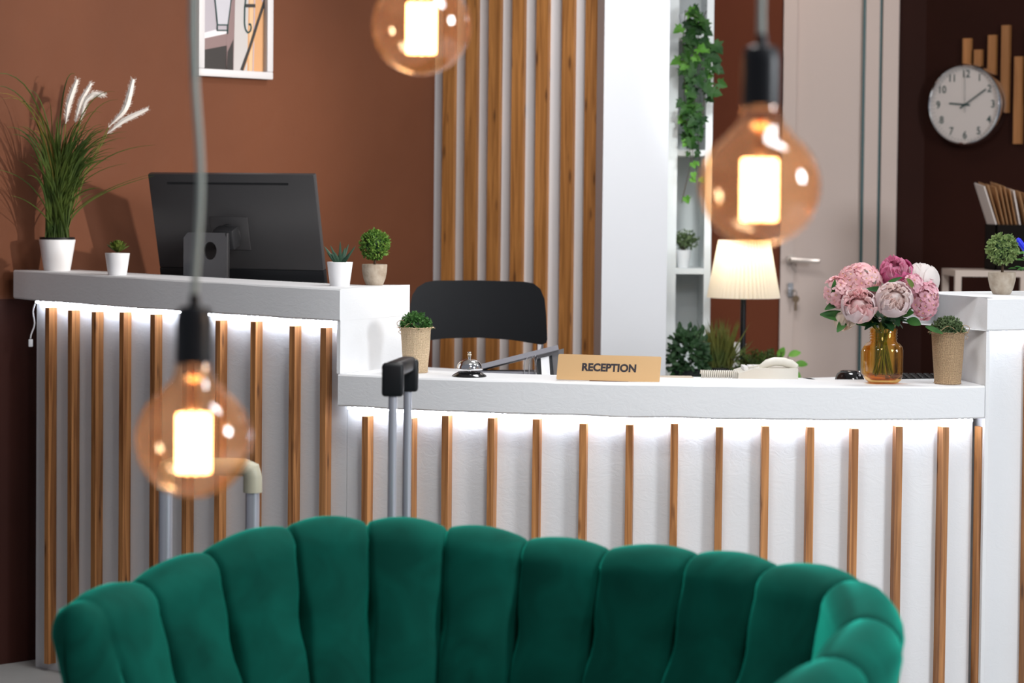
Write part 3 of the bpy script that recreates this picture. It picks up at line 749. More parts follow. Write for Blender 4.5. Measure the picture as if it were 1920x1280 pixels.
# desk bell
t = thing('desk_bell', 'chrome desk bell with black base on the counter ledge', 'bell', onslab(880, 6.15, low=True))
mb = MB(); mb.lathe([(.044, 0), (.0445, .002), (.040, .006), (.032, .0105), (.029, .0125), (.012, .013)], 48); part('base', mb, mat('gloss_black', (.008, .008, .009), .12), t)
mb = MB(); mb.lathe([(.0035, .0125), (.0035, .05)], 12); part('post', mb, CHROME, t)
mb = MB(); pr = [(.0340, .0175), (.0345, .0185), (.0345, .0215), (.0325, .0225)]+[(.0325*math.cos(a)**.8, .0225+.0235*math.sin(a)) for a in [i*PI/2/12 for i in range(1, 12)]]+[(.003, .0463)]
mb.lathe(pr+[(.002, .0455)], 48, cap0=False); dome = part('dome', mb, CHROME, t)
mb = MB(); mb.lathe([(.0025, .045), (.0025, .049), (.0045, .050), (.0045, .0515), (.003, .053), (.005, .055), (.0055, .0575), (.0035, .059), (.0035, .060), (.0055, .0612), (.005, .0635), (.002, .065)], 20); part('button', mb, mat('brassy_chrome', (.85, .78, .66), .12, 1), dome)

# reception sign
pl = at(1044, 714, 6.03); W_ = 194/FPX*6.03; H_ = 47/FPX*6.03
cx = (1141.5-960)/FPX*6.03
sg = thing('reception_sign', 'gold plate sign reading RECEPTION on the counter ledge', 'sign', (onslab(1141, 6.035, low=True)), 0, rot=(math.radians(-12), math.radians(0.9), math.radians(-1)))
mb = MB()
def rrect(w_, h_, r, n=5):
    P = []
    for cx_, cz_, a0 in ((w_/2-r, h_-r, 0), (-w_/2+r, h_-r, PI/2), (-w_/2+r, r, PI), (w_/2-r, r, 3*PI/2)):
        for k in range(n+1): a = a0+PI/2*k/n; P.append((cx_+r*math.cos(a), cz_+r*math.sin(a)))
    return P
Pp = rrect(W_, H_+.002, .004)
v = [(x+(z-.03)*.06, -.0015, z+.001) for x, z in Pp]+[(x+(z-.03)*.06, .0015, z+.001) for x, z in Pp]; n = len(Pp)
mb.add(v, [tuple(range(n)), tuple(range(n, 2*n))[::-1]]+[(i, (i+1) % n, n+(i+1) % n, n+i) for i in range(n)])
part('plate', mb, mat('gold_plate', (.56, .34, .15), .38, .15), sg, smooth=False)
mb = MB(); v, f = text_geo('RECEPTION', .0265, .0003, .0011)
xs = [p.x for p in v]; kx = .1365/(max(xs)-min(xs)); mb.add([(p.x*kx+.0005+(p.y)*.06, -.0019-p.z, p.y*1.0+H_*.53) for p in v], f)
part('lettering', mb, mat('sign_ink', (.012, .006, .012), .5), sg, smooth=False, label='black capital letters')
mb = MB(); mb.box(-.048, .050, -.003, .045, -.0005, .0012, Matrix.Rotation(math.radians(12), 4, 'X')); part('foot', mb, mat('brown_foot', (.12, .05, .03), .5), sg, smooth=False)
# grey ring binder
GB = mat('grey_board', (.11, .105, .11), .55); GBL = mat('grey_board_light', (.24, .235, .26), .45)
bz = DZ+.003
t = thing('ring_binder', 'grey lever arch binder lying half open behind the bell and sign', 'binder', (at(1030, 700, 6.52).x, 6.52, DZ))
def bp(px, py, D=6.52):
    v_ = at(px, py, D); return v_-t.location
mb = MB()
def plate(c4, th, mi=0):
    a_, b_, c_, d_ = [Vector(x) for x in c4]; nn = (b_-a_).cross(d_-a_).normalized()*th
    v_ = [a_, b_, c_, d_, a_+nn, b_+nn, c_+nn, d_+nn]
    mb.add(v_, [(0, 1, 2, 3), (7, 6, 5, 4), (0, 4, 5, 1), (1, 5, 6, 2), (2, 6, 7, 3), (3, 7, 4, 0)], None, mi)
plate([bp(1002, 668), bp(1057, 653), bp(1057, 722, 6.50), bp(1010, 722, 6.50)], .004); spn = part('spine', mb, GB, t, smooth=False)
mb = MB(); plate([bp(1014, 671, 6.515), bp(1029, 667.5, 6.515), bp(1033, 722, 6.492), bp(1017, 722, 6.492)], .001); part('label_card', mb, POTW, spn, smooth=False, label='blank white label')
mb = MB(); plate([bp(1005, 673, 6.517), bp(1013, 671, 6.517), bp(1016, 722, 6.493), bp(1009.5, 722, 6.493)], .001); plate([bp(1031, 667, 6.517), bp(1035, 666, 6.517), bp(1040, 722, 6.493), bp(1034, 722, 6.493)], .001)
part('label_pocket', mb, BLACKP, spn, smooth=False)
mb = MB(); plate([bp(1048, 655, 6.50), bp(896, 693, 6.50), bp(896, 697, 6.72), bp(1048, 658, 6.76)], -.013); part('cover', mb, GBL, t, smooth=False)
mb = MB(); plate([bp(1005, 703, 6.53), bp(880, 701, 6.53), bp(880, 699, 6.72), bp(1005, 699, 6.74)], -.009); part('cover', mb, GBL, t, smooth=False)
mb = MB()
for q_ in (0, 9):
    mb.tube([bp(983+q_, 722, 6.515), bp(983+q_, 685, 6.515), bp(985+q_, 675, 6.515), bp(991+q_, 667, 6.515), bp(999+q_, 668, 6.515), bp(1003+q_*.3, 676, 6.515), bp(1004+q_*.3, 722, 6.515)], .0013, 7)
mb.tube([bp(1003, 668, 6.508), bp(1007, 661, 6.508), bp(1014, 659, 6.508), bp(1018, 662, 6.508)], .0016, 7)
part('ring_mechanism', mb, STEEL, t)

# notebook
t = thing('notebook', 'thin tan notebook on the desk right of the sign', 'notebook', (at(1268, 711, 6.5).x, 6.5, DZ))
mb = MB(); mb.rbox(-.05, .05, -.05, .10, 0, .017, .002); part('cover', mb, mat('tan_cover', (.62, .52, .42), .7), t)
mb = MB(); mb.box(-.047, .047, -.049, .097, .004, .013); part('pages', mb, POTW, t, smooth=False)
# telephone
PHM = mat('cream_plastic', (.72, .69, .62), .35)
t = thing('telephone', 'cream desk telephone with coiled cord on the desk', 'telephone', (at(1425, 711, 6.52).x, 6.52, DZ))
mb = MB(); mb.prism([(-.07, -.0), (.094, -.0), (.094, .05), (-.02, .05), (-.065, .036)], -.08, .08, Matrix.Rotation(PI/2, 4, 'X'))
part('body', mb, PHM, t, smooth=False)
mb = MB()
pts = [(-.012, -.045, .048), (.0, -.045, .053), (.014, -.045, .0615), (.034, -.045, .067), (.058, -.045, .066), (.078, -.045, .060), (.092, -.045, .051), (.094, -.045, .048)]
hp_ = []
for p_, r_ in zip(pts, (.003, .008, .011, .012, .012, .0125, .0105, .006)): hp_.append((p_, r_))
mb.tube([p_ for p_, r_ in hp_], [r_ for p_, r_ in hp_], 18)
part('handset', mb, PHM, t)
mb = MB()
for k in range(4):
    for j in range(3): mb.rbox(-.05+k*.016, -.038+k*.016, -.05+j*.03, -.03+j*.03, .042, .053, .002)
part('keypad', mb, POTW, t)
mb = MB(); P = []
for k in range(240):
    a = k*2*PI/12; x_ = -.165+k*.00043; P.append((x_, -.04+.010*math.cos(a), .0305+.010*math.sin(a)))
mb.tube(P, .0018, 6); mb.tube([(-.063, -.04, .03), (-.05, -.045, .037), (-.04, -.045, .05), (-.01, -.06, .055)], .002, 6); part('coiled_cord', mb, PHM, t)
# mouse
t = thing('computer_mouse', 'black computer mouse behind the jar of flowers', 'mouse', (at(1594, 711, 6.5).x, 6.5, DZ), .4)
mb = MB(); n = 24; v = []; f = []
rings = 9
for j in range(rings):
    k = j/(rings-1); z = .044*math.sin(k*PI/2); sc = math.cos(k*PI/2)**.55 if k < 1 else .02
    for i in range(n): a = 2*PI*i/n; v.append((.036*sc*math.cos(a), .055*sc*math.sin(a)+.006*k, z))
for j in range(rings-1):
    for i in range(n): f.append((j*n+i, j*n+(i+1) % n, (j+1)*n+(i+1) % n, (j+1)*n+i))
f += [tuple(range(n))[::-1], tuple(range((rings-1)*n, rings*n))]; mb.add(v, f); part('shell', mb, mat('gloss_black', (0, 0, 0)), t)
mb = MB(); mb.tube([(.003, -.040+.006*math.cos(a), .036+.006*math.sin(a)) for a in [i*PI/8 for i in range(16)]], .003, 8, closed=True); part('scroll_wheel', mb, STEEL, t)
# keyboard
t = thing('keyboard', 'black keyboard on the desk between jar and burlap pot', 'keyboard', (at(1740, 711, 6.48).x, 6.48, DZ))
mb = MB(); mb.rbox(-.10, .20, -.01, .11, 0, .020, .003, M=Matrix.Rotation(.06, 4, 'X')); part('body', mb, DARKP, t)
mb = MB()
for r_ in range(5):
    for k in range(15): mb.rbox(-.093+k*.0193, -.093+k*.0193+.016, .0+r_*.021, .017+r_*.021, .02, .0265, .0015, 1, M=Matrix.Rotation(.06, 4, 'X'))
part('keys', mb, BLACKP, t)

# monitor
Mp = Vector((at(442, 520, 7.0).x, 7.0, DZ)); t = thing('computer_monitor', 'black computer monitor seen from behind on the desk at left', 'monitor', Mp)
tilt, yaw = math.radians(17), math.radians(-17)
Mm = Matrix.Rotation(yaw, 4, 'Z') @ Matrix.Rotation(tilt, 4, 'X')
def mpt(px, py, off=0):
    """local point of the monitor's back plane under a pixel"""
    n_ = (Matrix.Rotation(yaw, 3, 'Z') @ Matrix.Rotation(tilt, 3, 'X')) @ Vector((0, -1, 0))
    return atplane(px, py, Mp+Vector((0, -.02, .32)), n_)
MI = Mm.inverted()
def ml(px, py): return MI @ (mpt(px, py)-Mp)
a_, b_, c_, d_ = ml(278, 324), ml(592, 330), ml(606, 528), ml(300, 524)
x0, x1 = (a_.x+d_.x)/2, (b_.x+c_.x)/2; z1 = (a_.z+b_.z)/2; z0 = (c_.z+d_.z)/2-.01; y0 = a_.y
MOG = mat('monitor_back', (.040, .040, .043), .36)
mb = MB(); mb.rbox(x0, x1, y0, y0+.022, z0+.045, z1, .004, M=Mm)
mb.rbox(x0+.0, x1, y0-.001, y0+.022, z0, z0+.045, .003, M=Mm, mi=1); part('housing', mb, [MOG, BLACKP], t)
s0, s1 = ml(314, 343), ml(541, 348)
mb = MB(); mb.box(s0.x, s1.x, y0-.0012, y0+.004, s0.z-.003, s0.z+.003, M=Mm); part('vent_slot', mb, BLACKP, t, smooth=False)
mb = MB(); mb.box(x0+.006, x1-.006, y0+.0225, y0+.0235, z0+.02, z1-.006, M=Mm); part('screen', mb, mat('screen_off', (.01, .01, .012), .15), t, smooth=False)
mc = ml(432, 440)
mb = MB(); mb.rbox(mc.x-.058, mc.x+.06, y0-.003, y0, mc.z-.045, mc.z+.055, .0015, M=Mm)
mpl = part('mount_plate', mb, MOG, t)
mb = MB(); mb.lathe([(.034, 0), (.034, .016), (.030, .022)], 28, M=Mm @ Matrix.Translation((mc.x, y0, mc.z)) @ Matrix.Rotation(PI/2, 4, 'X'))
mb.rbox(mc.x-.03, mc.x+.035, y0-.06, y0-.012, mc.z-.028, mc.z+.032, .006, M=Mm)
part('mount_arm', mb, DARKP, mpl)
st0 = at(344, 470, 6.86)-Mp; st1 = at(424, 470, 6.86)-Mp; hz = at(384, 436, 6.86).z-DZ
hc = at(394, 470, 6.86)-Mp
mb = MB(); n = 28; Yr = Matrix.Translation((0, 0, 0))
# stand plate with a round hole
out = []; inn = []; cx_, cz_ = hc.x, hc.z; rr = .0215
X0, X1, Z0, Z1 = st0.x, st1.x, .012, hz
for k in range(n):
    a = 2*PI*k/n; c, s_ = math.cos(a), math.sin(a); inn.append((cx_+rr*.85*c, cz_+rr*1.2*s_))
    tx = ((X1-cx_)/c if c > 1e-6 else ((X0-cx_)/c if c < -1e-6 else 1e9)); tz = ((Z1-cz_)/s_ if s_ > 1e-6 else ((Z0-cz_)/s_ if s_ < -1e-6 else 1e9)); k_ = min(tx, tz); out.append((cx_+k_*c, cz_+k_*s_))
for y_ in (0,):
    ys = st0.y
    v = [(x, ys, z) for x, z in out]+[(x, ys, z) for x, z in inn]+[(x, ys+.03, z) for x, z in out]+[(x, ys+.03, z) for x, z in inn]
    f = []
    for k in range(n):
        j = (k+1) % n; f += [(k, j, n+j, n+k), (2*n+k, 3*n+k, 3*n+j, 2*n+j), (k, 2*n+k, 2*n+j, j), (n+k, n+j, 3*n+j, 3*n+k)]
    mb.add(v, f)
mb.rbox(X1-.001, X1+.004, ys+.002, ys+.05, Z0, Z1-.001, .001)
part('stand_column', mb, mat('stand_grey', (.045, .045, .05), .35), t, smooth=False)
mb = MB(); mb.rbox(X0-.08, X1+.08, ys-.06, ys+.12, 0, .012, .003); part('stand_base', mb, DARKP, t)

# folding chair
Cc = at(898, 640, 7.3)
t = thing('chair', 'black office chair with curved backrest and chrome posts behind the counter', 'chair', (Cc.x, 7.3, 0))
def cp(px, py): v_ = at(px, py, 7.3); return (v_.x-Cc.x, v_.z)
top = [(769, 640), (769, 600), (770, 570), (774, 552), (783, 538), (798, 529), (815, 526), (900, 526), (982, 528), (1000, 531), (1013, 541), (1021, 560), (1024, 590), (1026, 635), (1024, 642), (1015, 645), (1000, 643), (960, 637), (898, 633), (836, 634), (790, 639)]
P = [cp(*p) for p in top]; mb = MB()
# dense outline -> curved plate (bowed about a vertical axis)
def dens(P, st=.012):
    o_ = []
    for i in range(len(P)):
        a, b = Vector((*P[i], 0)), Vector((*P[(i+1) % len(P)], 0)); k = max(1, int((b-a).length/st))
        for j in range(k): o_.append(a.lerp(b, j/k))
    return o_
Q = dens(P); bm = bmesh.new(); vs = [bm.verts.new((p.x, 0, p.y)) for p in Q]; fc = bm.faces.new(vs)
for x_ in [i*.02-.24 for i in range(25)]:
    bmesh.ops.bisect_plane(bm, geom=bm.verts[:]+bm.edges[:]+bm.faces[:], plane_co=(x_, 0, 0), plane_no=(1, 0, 0))
for v_ in bm.verts: v_.co.y = .035*(1-(v_.co.x/.21)**2)-.01
rg = bmesh.ops.solidify(bm, geom=bm.faces[:], thickness=.022)
bm.verts.index_update(); mb.add([v_.co.copy() for v_ in bm.verts], [[v_.index for v_ in f_.verts] for f_ in bm.faces]); bm.free()
bk = part('backrest', mb, mat('black_vinyl', (.009, .010, .012), .6, Specular_IOR_Level=.25, bump=(70, .1, .002)), t, ang=50)
mb = MB()
for s_ in (-1, 1):
    mb.tube([(s_*.186, .0, .98), (s_*.186, .005, .80), (s_*.185, -.0, .62), (s_*.18, -.02, .30), (s_*.18, -.06, 0)], .011, 12)
part('rear_frame', mb, CHROME, t)
for s_ in (-1, 1):
    mb = MB(); mb.tube([(s_*.18, -.02, .60), (s_*.18, .25, .30), (s_*.18, .36, 0)], .011, 12); part('leg', mb, CHROME, t)
mb = MB(); mb.rbox(-.20, .20, -.02, .36, .60, .66, .02, 3); part('seat', mb, MATS['black_vinyl'], t)

# ------------------------------------------------------------------ jar of flowers
J = onslab(1655, 6.06, low=True)
AMB = thin_glass('amber_glass', (.99, .88, .56), (.92, .58, .18), .9, 0, .35)
t = thing('glass_jar', 'amber glass mason jar with handle holding the flowers', 'jar', J, math.radians(8))
mb = MB()
body = [(.026, .001), (.034, .003), (.041, .010), (.0445, .018), (.0455, .03), (.0455, .085), (.043, .095), (.036, .103)]
mb.lathe(body, 56, cap0=True, cap1=False, sq=2.2)
mb.lathe([(.036, .103), (.0325, .107), (.0325, .112), (.0345, .114), (.0325, .116), (.0325, .119), (.0345, .121), (.0325, .123), (.0325, .126), (.0345, .128), (.033, .131), (.0338, .138), (.0325, .1395), (.030, .138), (.030, .11), (.040, .095), (.0425, .085), (.0425, .03), (.040, .016), (.030, .009), (.001, .007)], 56, cap0=False, cap1=False, sq=.6)
part('jar_body', mb, AMB, t)
mb = MB(); mb.tube([(-.040, -.012, .090), (-.052, -.016, .092), (-.0575, -.018, .082), (-.0575, -.018, .045), (-.055, -.017, .030), (-.042, -.012, .022)], .0055, 12)
part('handle', mb, AMB, t)
mb = MB(); mb.lathe([(.001, .0095), (.028, .011), (.039, .018), (.0415, .024), (.001, .024)], 40, cap0=False, cap1=False, sq=2.0); part('glass_base', mb, thin_glass('amber_base', (.95, .66, .22), (.75, .4, .06), .8, .05), t)
def fl(px, py, D=6.06): return at(px, py, D)
NECK = J+Vector((0, 0, .125)); BOT = J+Vector((-.02, 0, .022))
def stem_to(parent, c, head, bot=None, r=.0022, m=STEMM):
    a = bot or J+Vector((random.uniform(-.026, .026), random.uniform(-.02, .02), .022))
    nk = NECK+Vector((random.uniform(-.010, .010), random.uniform(-.010, .010), 0))
    mb = MB(); mb.tube([a, a.lerp(nk, .6), nk, nk.lerp(c, .5)+Vector((0, 0, .01)), c], r, 7)
    part('stem', mb, m, parent, world=True)
def add_leaf(parent, lst, m):
    for (a, b_, w_, dy) in lst:
        mb = MB(); p = fl(*a, 6.05+dy); q_ = fl(*b_, 6.03+dy); d = q_-p
        mb.leaf(p, d, Vector((random.uniform(-.3, .3), -1, .5)), d.length, w_, random.uniform(.1, .5), .35, 7, 'leaf')
        part('leaf', mb, m, parent, world=True)
def peony(label, px, py, D, R, face, m_out, m_in, seed, nin=26, openr=.62, stem=True, leaves=None, ruffle=1, lm=None):
    random.seed(seed); c = fl(px, py, D)
    t = thing('peony', label, 'flower', c)
    ax = Vector(face).normalized(); up = Vector((0, 0, 1)); s1 = ax.cross(up).normalized(); s2 = s1.cross(ax).normalized()
    def sp(theta, phi, r): return (ax*math.cos(theta)+(s1*math.cos(phi)+s2*math.sin(phi))*math.sin(theta))*r
    def petal(mb, phi0, wphi, th_end, rad, ruf, off=Vector((0, 0, 0)), nu=10, nv=11):
        v = []; f = []
        for j in range(nv+1):
            k = j/nv; th = PI*.94-(PI*.94-th_end)*k
            ws = wphi*(.35+.65*math.sin(min(1, k*1.35)*PI/2))*(1 if k < .5 else math.sqrt(1-.93*((k-.5)/.5)**2))
            for i in range(nu+1):
                u = i/nu*2-1; ph = phi0+u*ws; te = th+(u*u)*.25*k*(1)
                r = rad*(1+ruf*.10*k*k*math.sin(u*7+phi0*5)+.05*k*(u*u))
                if te < .05: te = .05
                r *= 1+.04*noise.noise(Vector((u*2+phi0, k*3, seed)))
                v.append(sp(te, ph, r)+off)
        for j in range(nv):
            for i in range(nu): f.append((j*(nu+1)+i, j*(nu+1)+i+1, (j+1)*(nu+1)+i+1, (j+1)*(nu+1)+i))
        mb.add(v, f)
    mb = MB()
    for k in range(8): petal(mb, k*2*PI/8*3+random.uniform(-.2, .2), .88, openr+random.uniform(-.10, .14), R*(1-.012*k), .10)
    part('outer_petals', mb, m_out, t)
    mb = MB()
    for k in range(nin):
        f_ = k/nin; petal(mb, random.uniform(0, 2*PI), random.uniform(.5, .95), random.uniform(.42, .85), R*(.95-.62*f_), 1.5*ruffle, off=ax*R*(.02+.30*f_)+rnd_dir()*R*.05, nu=12, nv=8)
    mb.lathe([(.001, -R*.5), (R*.38, -R*.4), (R*.5, 0), (R*.38, R*.3), (.001, R*.42)], 16)
    part('inner_petals', mb, m_in, t)
    if stem: stem_to(t, c-ax*R*.7, None)
    if leaves: add_leaf(t, leaves, lm or LEAFG)
    return t
def petm(name, c, c2, tr=.42): return leafmat(name, c, c2, .55, tr, 35)
BL = petm('petal_blush', (.84, .70, .71), (.86, .76, .77)); BLI = petm('petal_blush_inner', (.88, .56, .57), (.90, .72, .70)); BLI2 = petm('petal_cream_inner', (.90, .74, .70), (.90, .80, .78))
WH = petm('petal_white', (.86, .80, .78), (.87, .82, .80)); DP = petm('petal_deep_pink', (.52, .08, .22), (.74, .25, .42)); DPI = petm('petal_mid_pink', (.70, .20, .36), (.80, .42, .54)); CR = petm('petal_cream', (.83, .74, .62), (.83, .66, .56))
HP = petm('petal_hydrangea', (.84, .47, .50), (.86, .62, .63), .3); HP2 = petm('petal_hydrangea_pink', (.80, .42, .50), (.86, .58, .64), .3)
LEAFG = leafmat('flower_leaf', (.02, .085, .02), (.06, .18, .035), .4, .15, 25); LEAFD = leafmat('flower_leaf_dark', (.006, .035, .012), (.02, .07, .02), .4, .1, 25)
R33 = 6.0/FPX
peony('blush peony with pink ruffled centre, front left of the bouquet', 1611, 573, 6.00, 34*R33, (-.15, -.92, .50), BL, BLI, 3, 24, .80, leaves=[((1600, 600), (1541, 585), .030, .01), ((1590, 590), (1570, 622), .022, .0), ((1650, 606), (1608, 604), .022, .02)])
peony('pale blush peony with cream centre, front middle of the bouquet', 1676, 561, 5.99, 35*R33, (.05, -.90, .42), BL, BLI2, 5, 28, .72, leaves=[((1655, 595), (1672, 618), .026, .0), ((1672, 588), (1686, 610), .022, .0)], lm=LEAFD)
peony('deep pink peony at the top of the bouquet', 1682, 512, 6.07, 32*R33, (-.2, -.55, .85), DP, DPI, 6, 20, .9, ruffle=1.4, leaves=[((1660, 533), (1690, 518), .010, -.02)])
peony('creamy white peony bud seen from the side, top right of the bouquet', 1727, 526, 6.08, 34*R33, (.35, .35, .9), WH, WH, 9, 8, .35, leaves=[((1713, 540), (1702, 522), .014, -.05)], lm=STEMM)
peony('small cream rosebud hanging under the left leaves of the bouquet', 1583, 601, 6.06, 20*R33, (.1, -.5, -.75), CR, CR, 10, 12, .5)
def hydrangea(label, px, py, D, rx, rz, m, seed, n=34, leaves=None, cen=(.0, 0, 0), face=(-.2, -1, .5)):
    random.seed(seed); c = fl(px, py, D); t = thing('hydrangea', label, 'flower', c); mb = MB(); mc = MB()
    fc = Vector(face).normalized(); got = []
    tries = 0
    while len(got) < n*1.4 and tries < 4000:
        tries += 1; d = rnd_dir()
        if d.dot(fc) < -.25: continue
        if all((d-g).length > .29 for g in got): got.append(d)
    for d in got:
        p = Vector((d.x*rx, d.y*rx*.8, d.z*rz)); ax = (d+rnd_dir()*.30).normalized(); a0 = random.uniform(0, PI)
        s1 = ax.cross(Vector((.2, .1, 1))).normalized(); s2 = s1.cross(ax)
        for k in range(4):
            a = a0+k*PI/2+random.uniform(-.1, .1); dd = s1*math.cos(a)+s2*math.sin(a); L_ = random.uniform(.0130, .0160)
            mb.leaf(p, dd+ax*.55, ax, L_, L_*.90, random.uniform(.5, 1.0), .18, 6, 'obovate')
        mb.lathe([(.0018, 0), (.0016, .0018), (.0004, .0026)], 6, Matrix.Translation(p+ax*.001) @ ax.to_track_quat('Z', 'X').to_matrix().to_4x4(), mi=1)
    part('florets', mb, [m, mat('yellow_centre', (.75, .48, .22), .6)], t)
    core = MB(); core.lathe([(.001, -rz*.7), (rx*.6, -rz*.4), (rx*.72, 0), (rx*.55, rz*.45), (.001, rz*.75)], 16); part('flower_core', core, mat('core_pink', (.62, .30, .33), .8), t)
    stem_to(t, c, None)
    if leaves: add_leaf(t, leaves, LEAFG)
    return t
hydrangea('large pale pink hydrangea, upper left of the bouquet', 1612, 527, 6.07, .050, .040, HP, 21, 46, [((1585, 560), (1548, 578), .02, .0), ((1560, 555), (1566, 525), .012, -.01), ((1668, 545), (1625, 540), .016, -.02)])
hydrangea('small pink hydrangea sprig at the far left edge of the bouquet', 1569, 548, 6.05, .026, .036, HP, 23, 18)
hydrangea('pink hydrangea cluster on the right side of the bouquet', 1733, 560, 6.05, .030, .048, HP2, 25, 34, [((1700, 600), (1726, 607), .026, -.01), ((1690, 590), (1712, 585), .022, -.01), ((1735, 612), (1768, 624), .014, -.01)], face=(.2, -1, .2))
hydrangea('little pink hydrangea sprig tucked beside the white bud of the bouquet', 1712, 533, 6.02, .018, .020, HP2, 27, 14, face=(.2, -1, .5))
random.seed(9)
g = thing('greenery_sprig', 'dark green leafy sprigs under the blooms at the jar mouth', 'foliage', NECK)
mb = MB()
for k in range(26):
    a = random.uniform(0, 2*PI); d = Vector((math.cos(a)*1.2, math.sin(a)*.8, random.uniform(-.1, .8))); p = NECK+Vector((0, 0, .022+random.uniform(0, .02)))
    mb.leaf(p+d*.010, d, Vector((0, -.3, 1)), random.uniform(.035, .058), .022, random.uniform(.2, 1.2), .3, 6, 'leaf')
part('foliage', mb, LEAFD, g, world=True)
mb = MB()
for k in range(7):
    a = J+Vector((random.uniform(-.030, .030), random.uniform(-.02, .02), .025)); mb.tube([a, a.lerp(NECK, .8)+Vector((random.uniform(-.004, .004), 0, 0)), NECK+Vector((random.uniform(-.01, .01), 0, .03))], .002, 6)
part('stem', mb, STEMM, g, world=True)
# right edge: blue pen and leafy sprig in a cup
P_ = onslab(1960, 6.42, tall_right=True)
t = thing('pen_cup', 'dark pen cup on the right counter block past the edge', 'cup', P_)
mb = MB(); mb.lathe([(.032, 0), (.036, .002), (.038, .075), (.036, .075), (.034, .004), (.001, .004)], 32, cap1=False); part('cup', mb, DARKP, t)
t = thing('pen', 'bright blue pen top at the right edge of the counter', 'pen', P_+Vector((0, 0, .005)))
mb = MB(); a = P_+Vector((0.01, 0, .005)); e1 = at(1907, 447, 6.42); e0 = at(1930, 478, 6.42); mb.tube([a, e0], .0035, 10); mb.tube([e0, e0.lerp(e1, .9), e1], [.0085, .0078, .0045], 12)
part('pen_body', mb, mat('blue_plastic', (.01, .02, .62), .3), t, world=True)
t = thing('leafy_sprig', 'green leafy sprigs beside the blue pen at the right edge', 'plant', onslab(1985, 6.32, tall_right=True))
b0 = t.location.copy(); mb = MB()
mb.lathe([(.022, 0), (.03, .05), (.028, .05), (.026, .04)], 24, cap1=False); part('pot', mb, POTW, t); mb = MB(); ms = MB()
for (ex, ey, w_) in ((1902, 486, .010), (1898, 504, .008), (1914, 503, .008), (1912, 472, .014)):
    tip = at(ex, ey, 6.30); st_ = b0+Vector((0, 0, .05)); mid = st_.lerp(tip, .55)+Vector((0, 0, .015)); ms.tube([st_, mid, tip.lerp(mid, .4)], .0012, 5)
    for j in range(4):
        f_ = .45+.16*j; p = mid.lerp(tip, (f_-.45)/.6); mb.leaf(p, tip-mid+rnd_dir()*.02, Vector((0, -.6, 1)), .022, w_, .3, .3, 5, 'leaf')
part('foliage', mb, MOSS, t, world=True); part('stem', ms, STEMM, t, world=True)
# ================================================================== PENDANT BULBS
BULBG = thin_glass('amber_bulb_glass', (.965, .79, .60), (.93, .64, .40), 1.0, .05, .45, .13, .038)
FIL = emis('hot_filament', (1.0, .52, .24), 26)
CORD = mat('grey_fabric_cord', (.50, .55, .50), .7)
SOCK = mat('black_socket', (.010, .011, .014), .40)
def pendant(label, px, py, D, cordpts):
    c = at(px, py, D); t = thing('pendant_lamp', label, 'lamp', c, group='pendant globe bulbs')
    R = .0658; mb = MB()
    prof = []
    for i in range(0, 21):
        a = -PI/2+i*(PI*.80)/20; prof.append((max(.0005, R*math.cos(a)), R*math.sin(a)))
    prof += [(.033, .060), (.0245, .069), (.0215, .078), (.0195, .090)]
    mb.lathe(prof, 56, cap0=True, cap1=False); g = part('glass_globe', mb, BULBG, t)
    mb = MB(); mb.lathe([(.0185, .084), (.0185, .110)], 24); part('screw_cap', mb, mat('brass_cap', (.65, .42, .22), .3, 1), t)
    mb = MB(); mb.lathe([(.004, .076), (.006, .060), (.008, .040), (.0045, .034)], 16); 
    part('glass_stem', mb, thin_glass('warm_stem_glass', (.95, .75, .55), (.8, .5, .3), .6), t)
    mb = MB(); n = 11; P = []
    rf = .0180
    for k in range(n*2):
        a = 2*PI*k/(n*2)
        top, bot = .034, -.042
        P += [(rf*math.cos(a), rf*math.sin(a), bot if k % 2 else top), (rf*math.cos(a+PI/n*.5), rf*math.sin(a+PI/n*.5), bot if k % 2 else top)] if 0 else []
    for k in range(n*2):
        a = 2*PI*k/(n*2); x_, y_ = rf*math.cos(a), rf*math.sin(a); mb.tube([(x_, y_, -.036), (x_, y_, .028)], .0011, 5)
        a2 = a+PI/n; z_ = -.036 if k % 2 else .028
        mb.tube([(x_, y_, z_), (rf*math.cos(a2), rf*math.sin(a2), z_)], .0011, 5)
    part('filament', mb, FIL, t)
    mb = MB(); mb.lathe([(.0185, .086), (.021, .088), (.021, .135), (.0195, .146), (.0165, .151), (.0065, .153), (.0055, .165), (.004, .166)], 36); part('socket', mb, SOCK, t)
    mb = MB(); pts = [at(a, b, D)-c for a, b in cordpts]; pts.append(Vector((0, 0, .160)))
    x0_ = pts[0]; pts = [Vector((x0_.x, 0, 2.8-c.z-.005))]+pts
    fine = []
    for i in range(len(pts)-1):
        for k in range(6):
            p0_, p1_, p2_, p3_ = pts[max(i-1, 0)], pts[i], pts[i+1], pts[min(i+2, len(pts)-1)]; s_ = k/6
            fine.append(.5*((2*p1_)+(-p0_+p2_)*s_+(2*p0_-5*p1_+4*p2_-p3_)*s_**2+(-p0_+3*p1_-3*p2_+p3_)*s_**3))
    fine.append(pts[-1]); mb.tube(fine, .0042, 10); part('cord', mb, CORD, t)
    mb = MB(); mb.lathe([(.05, -.003), (.05, -.001), (.0495, 0)], 24, Matrix.Translation((x0_.x, 0, 2.8-c.z))); mb.lathe([(.045, -.02), (.05, -.003)], 24, Matrix.Translation((x0_.x, 0, 2.8-c.z))); part('ceiling_rose', mb, SOCK, t)
    l = bpy.data.lights.new('filament_light', 'POINT'); l.energy = .6; l.color = (1, .55, .25); l.shadow_soft_size = .02
    lo = bpy.data.objects.new('filament_light', l); COL.objects.link(lo); lo.parent = t
    return t
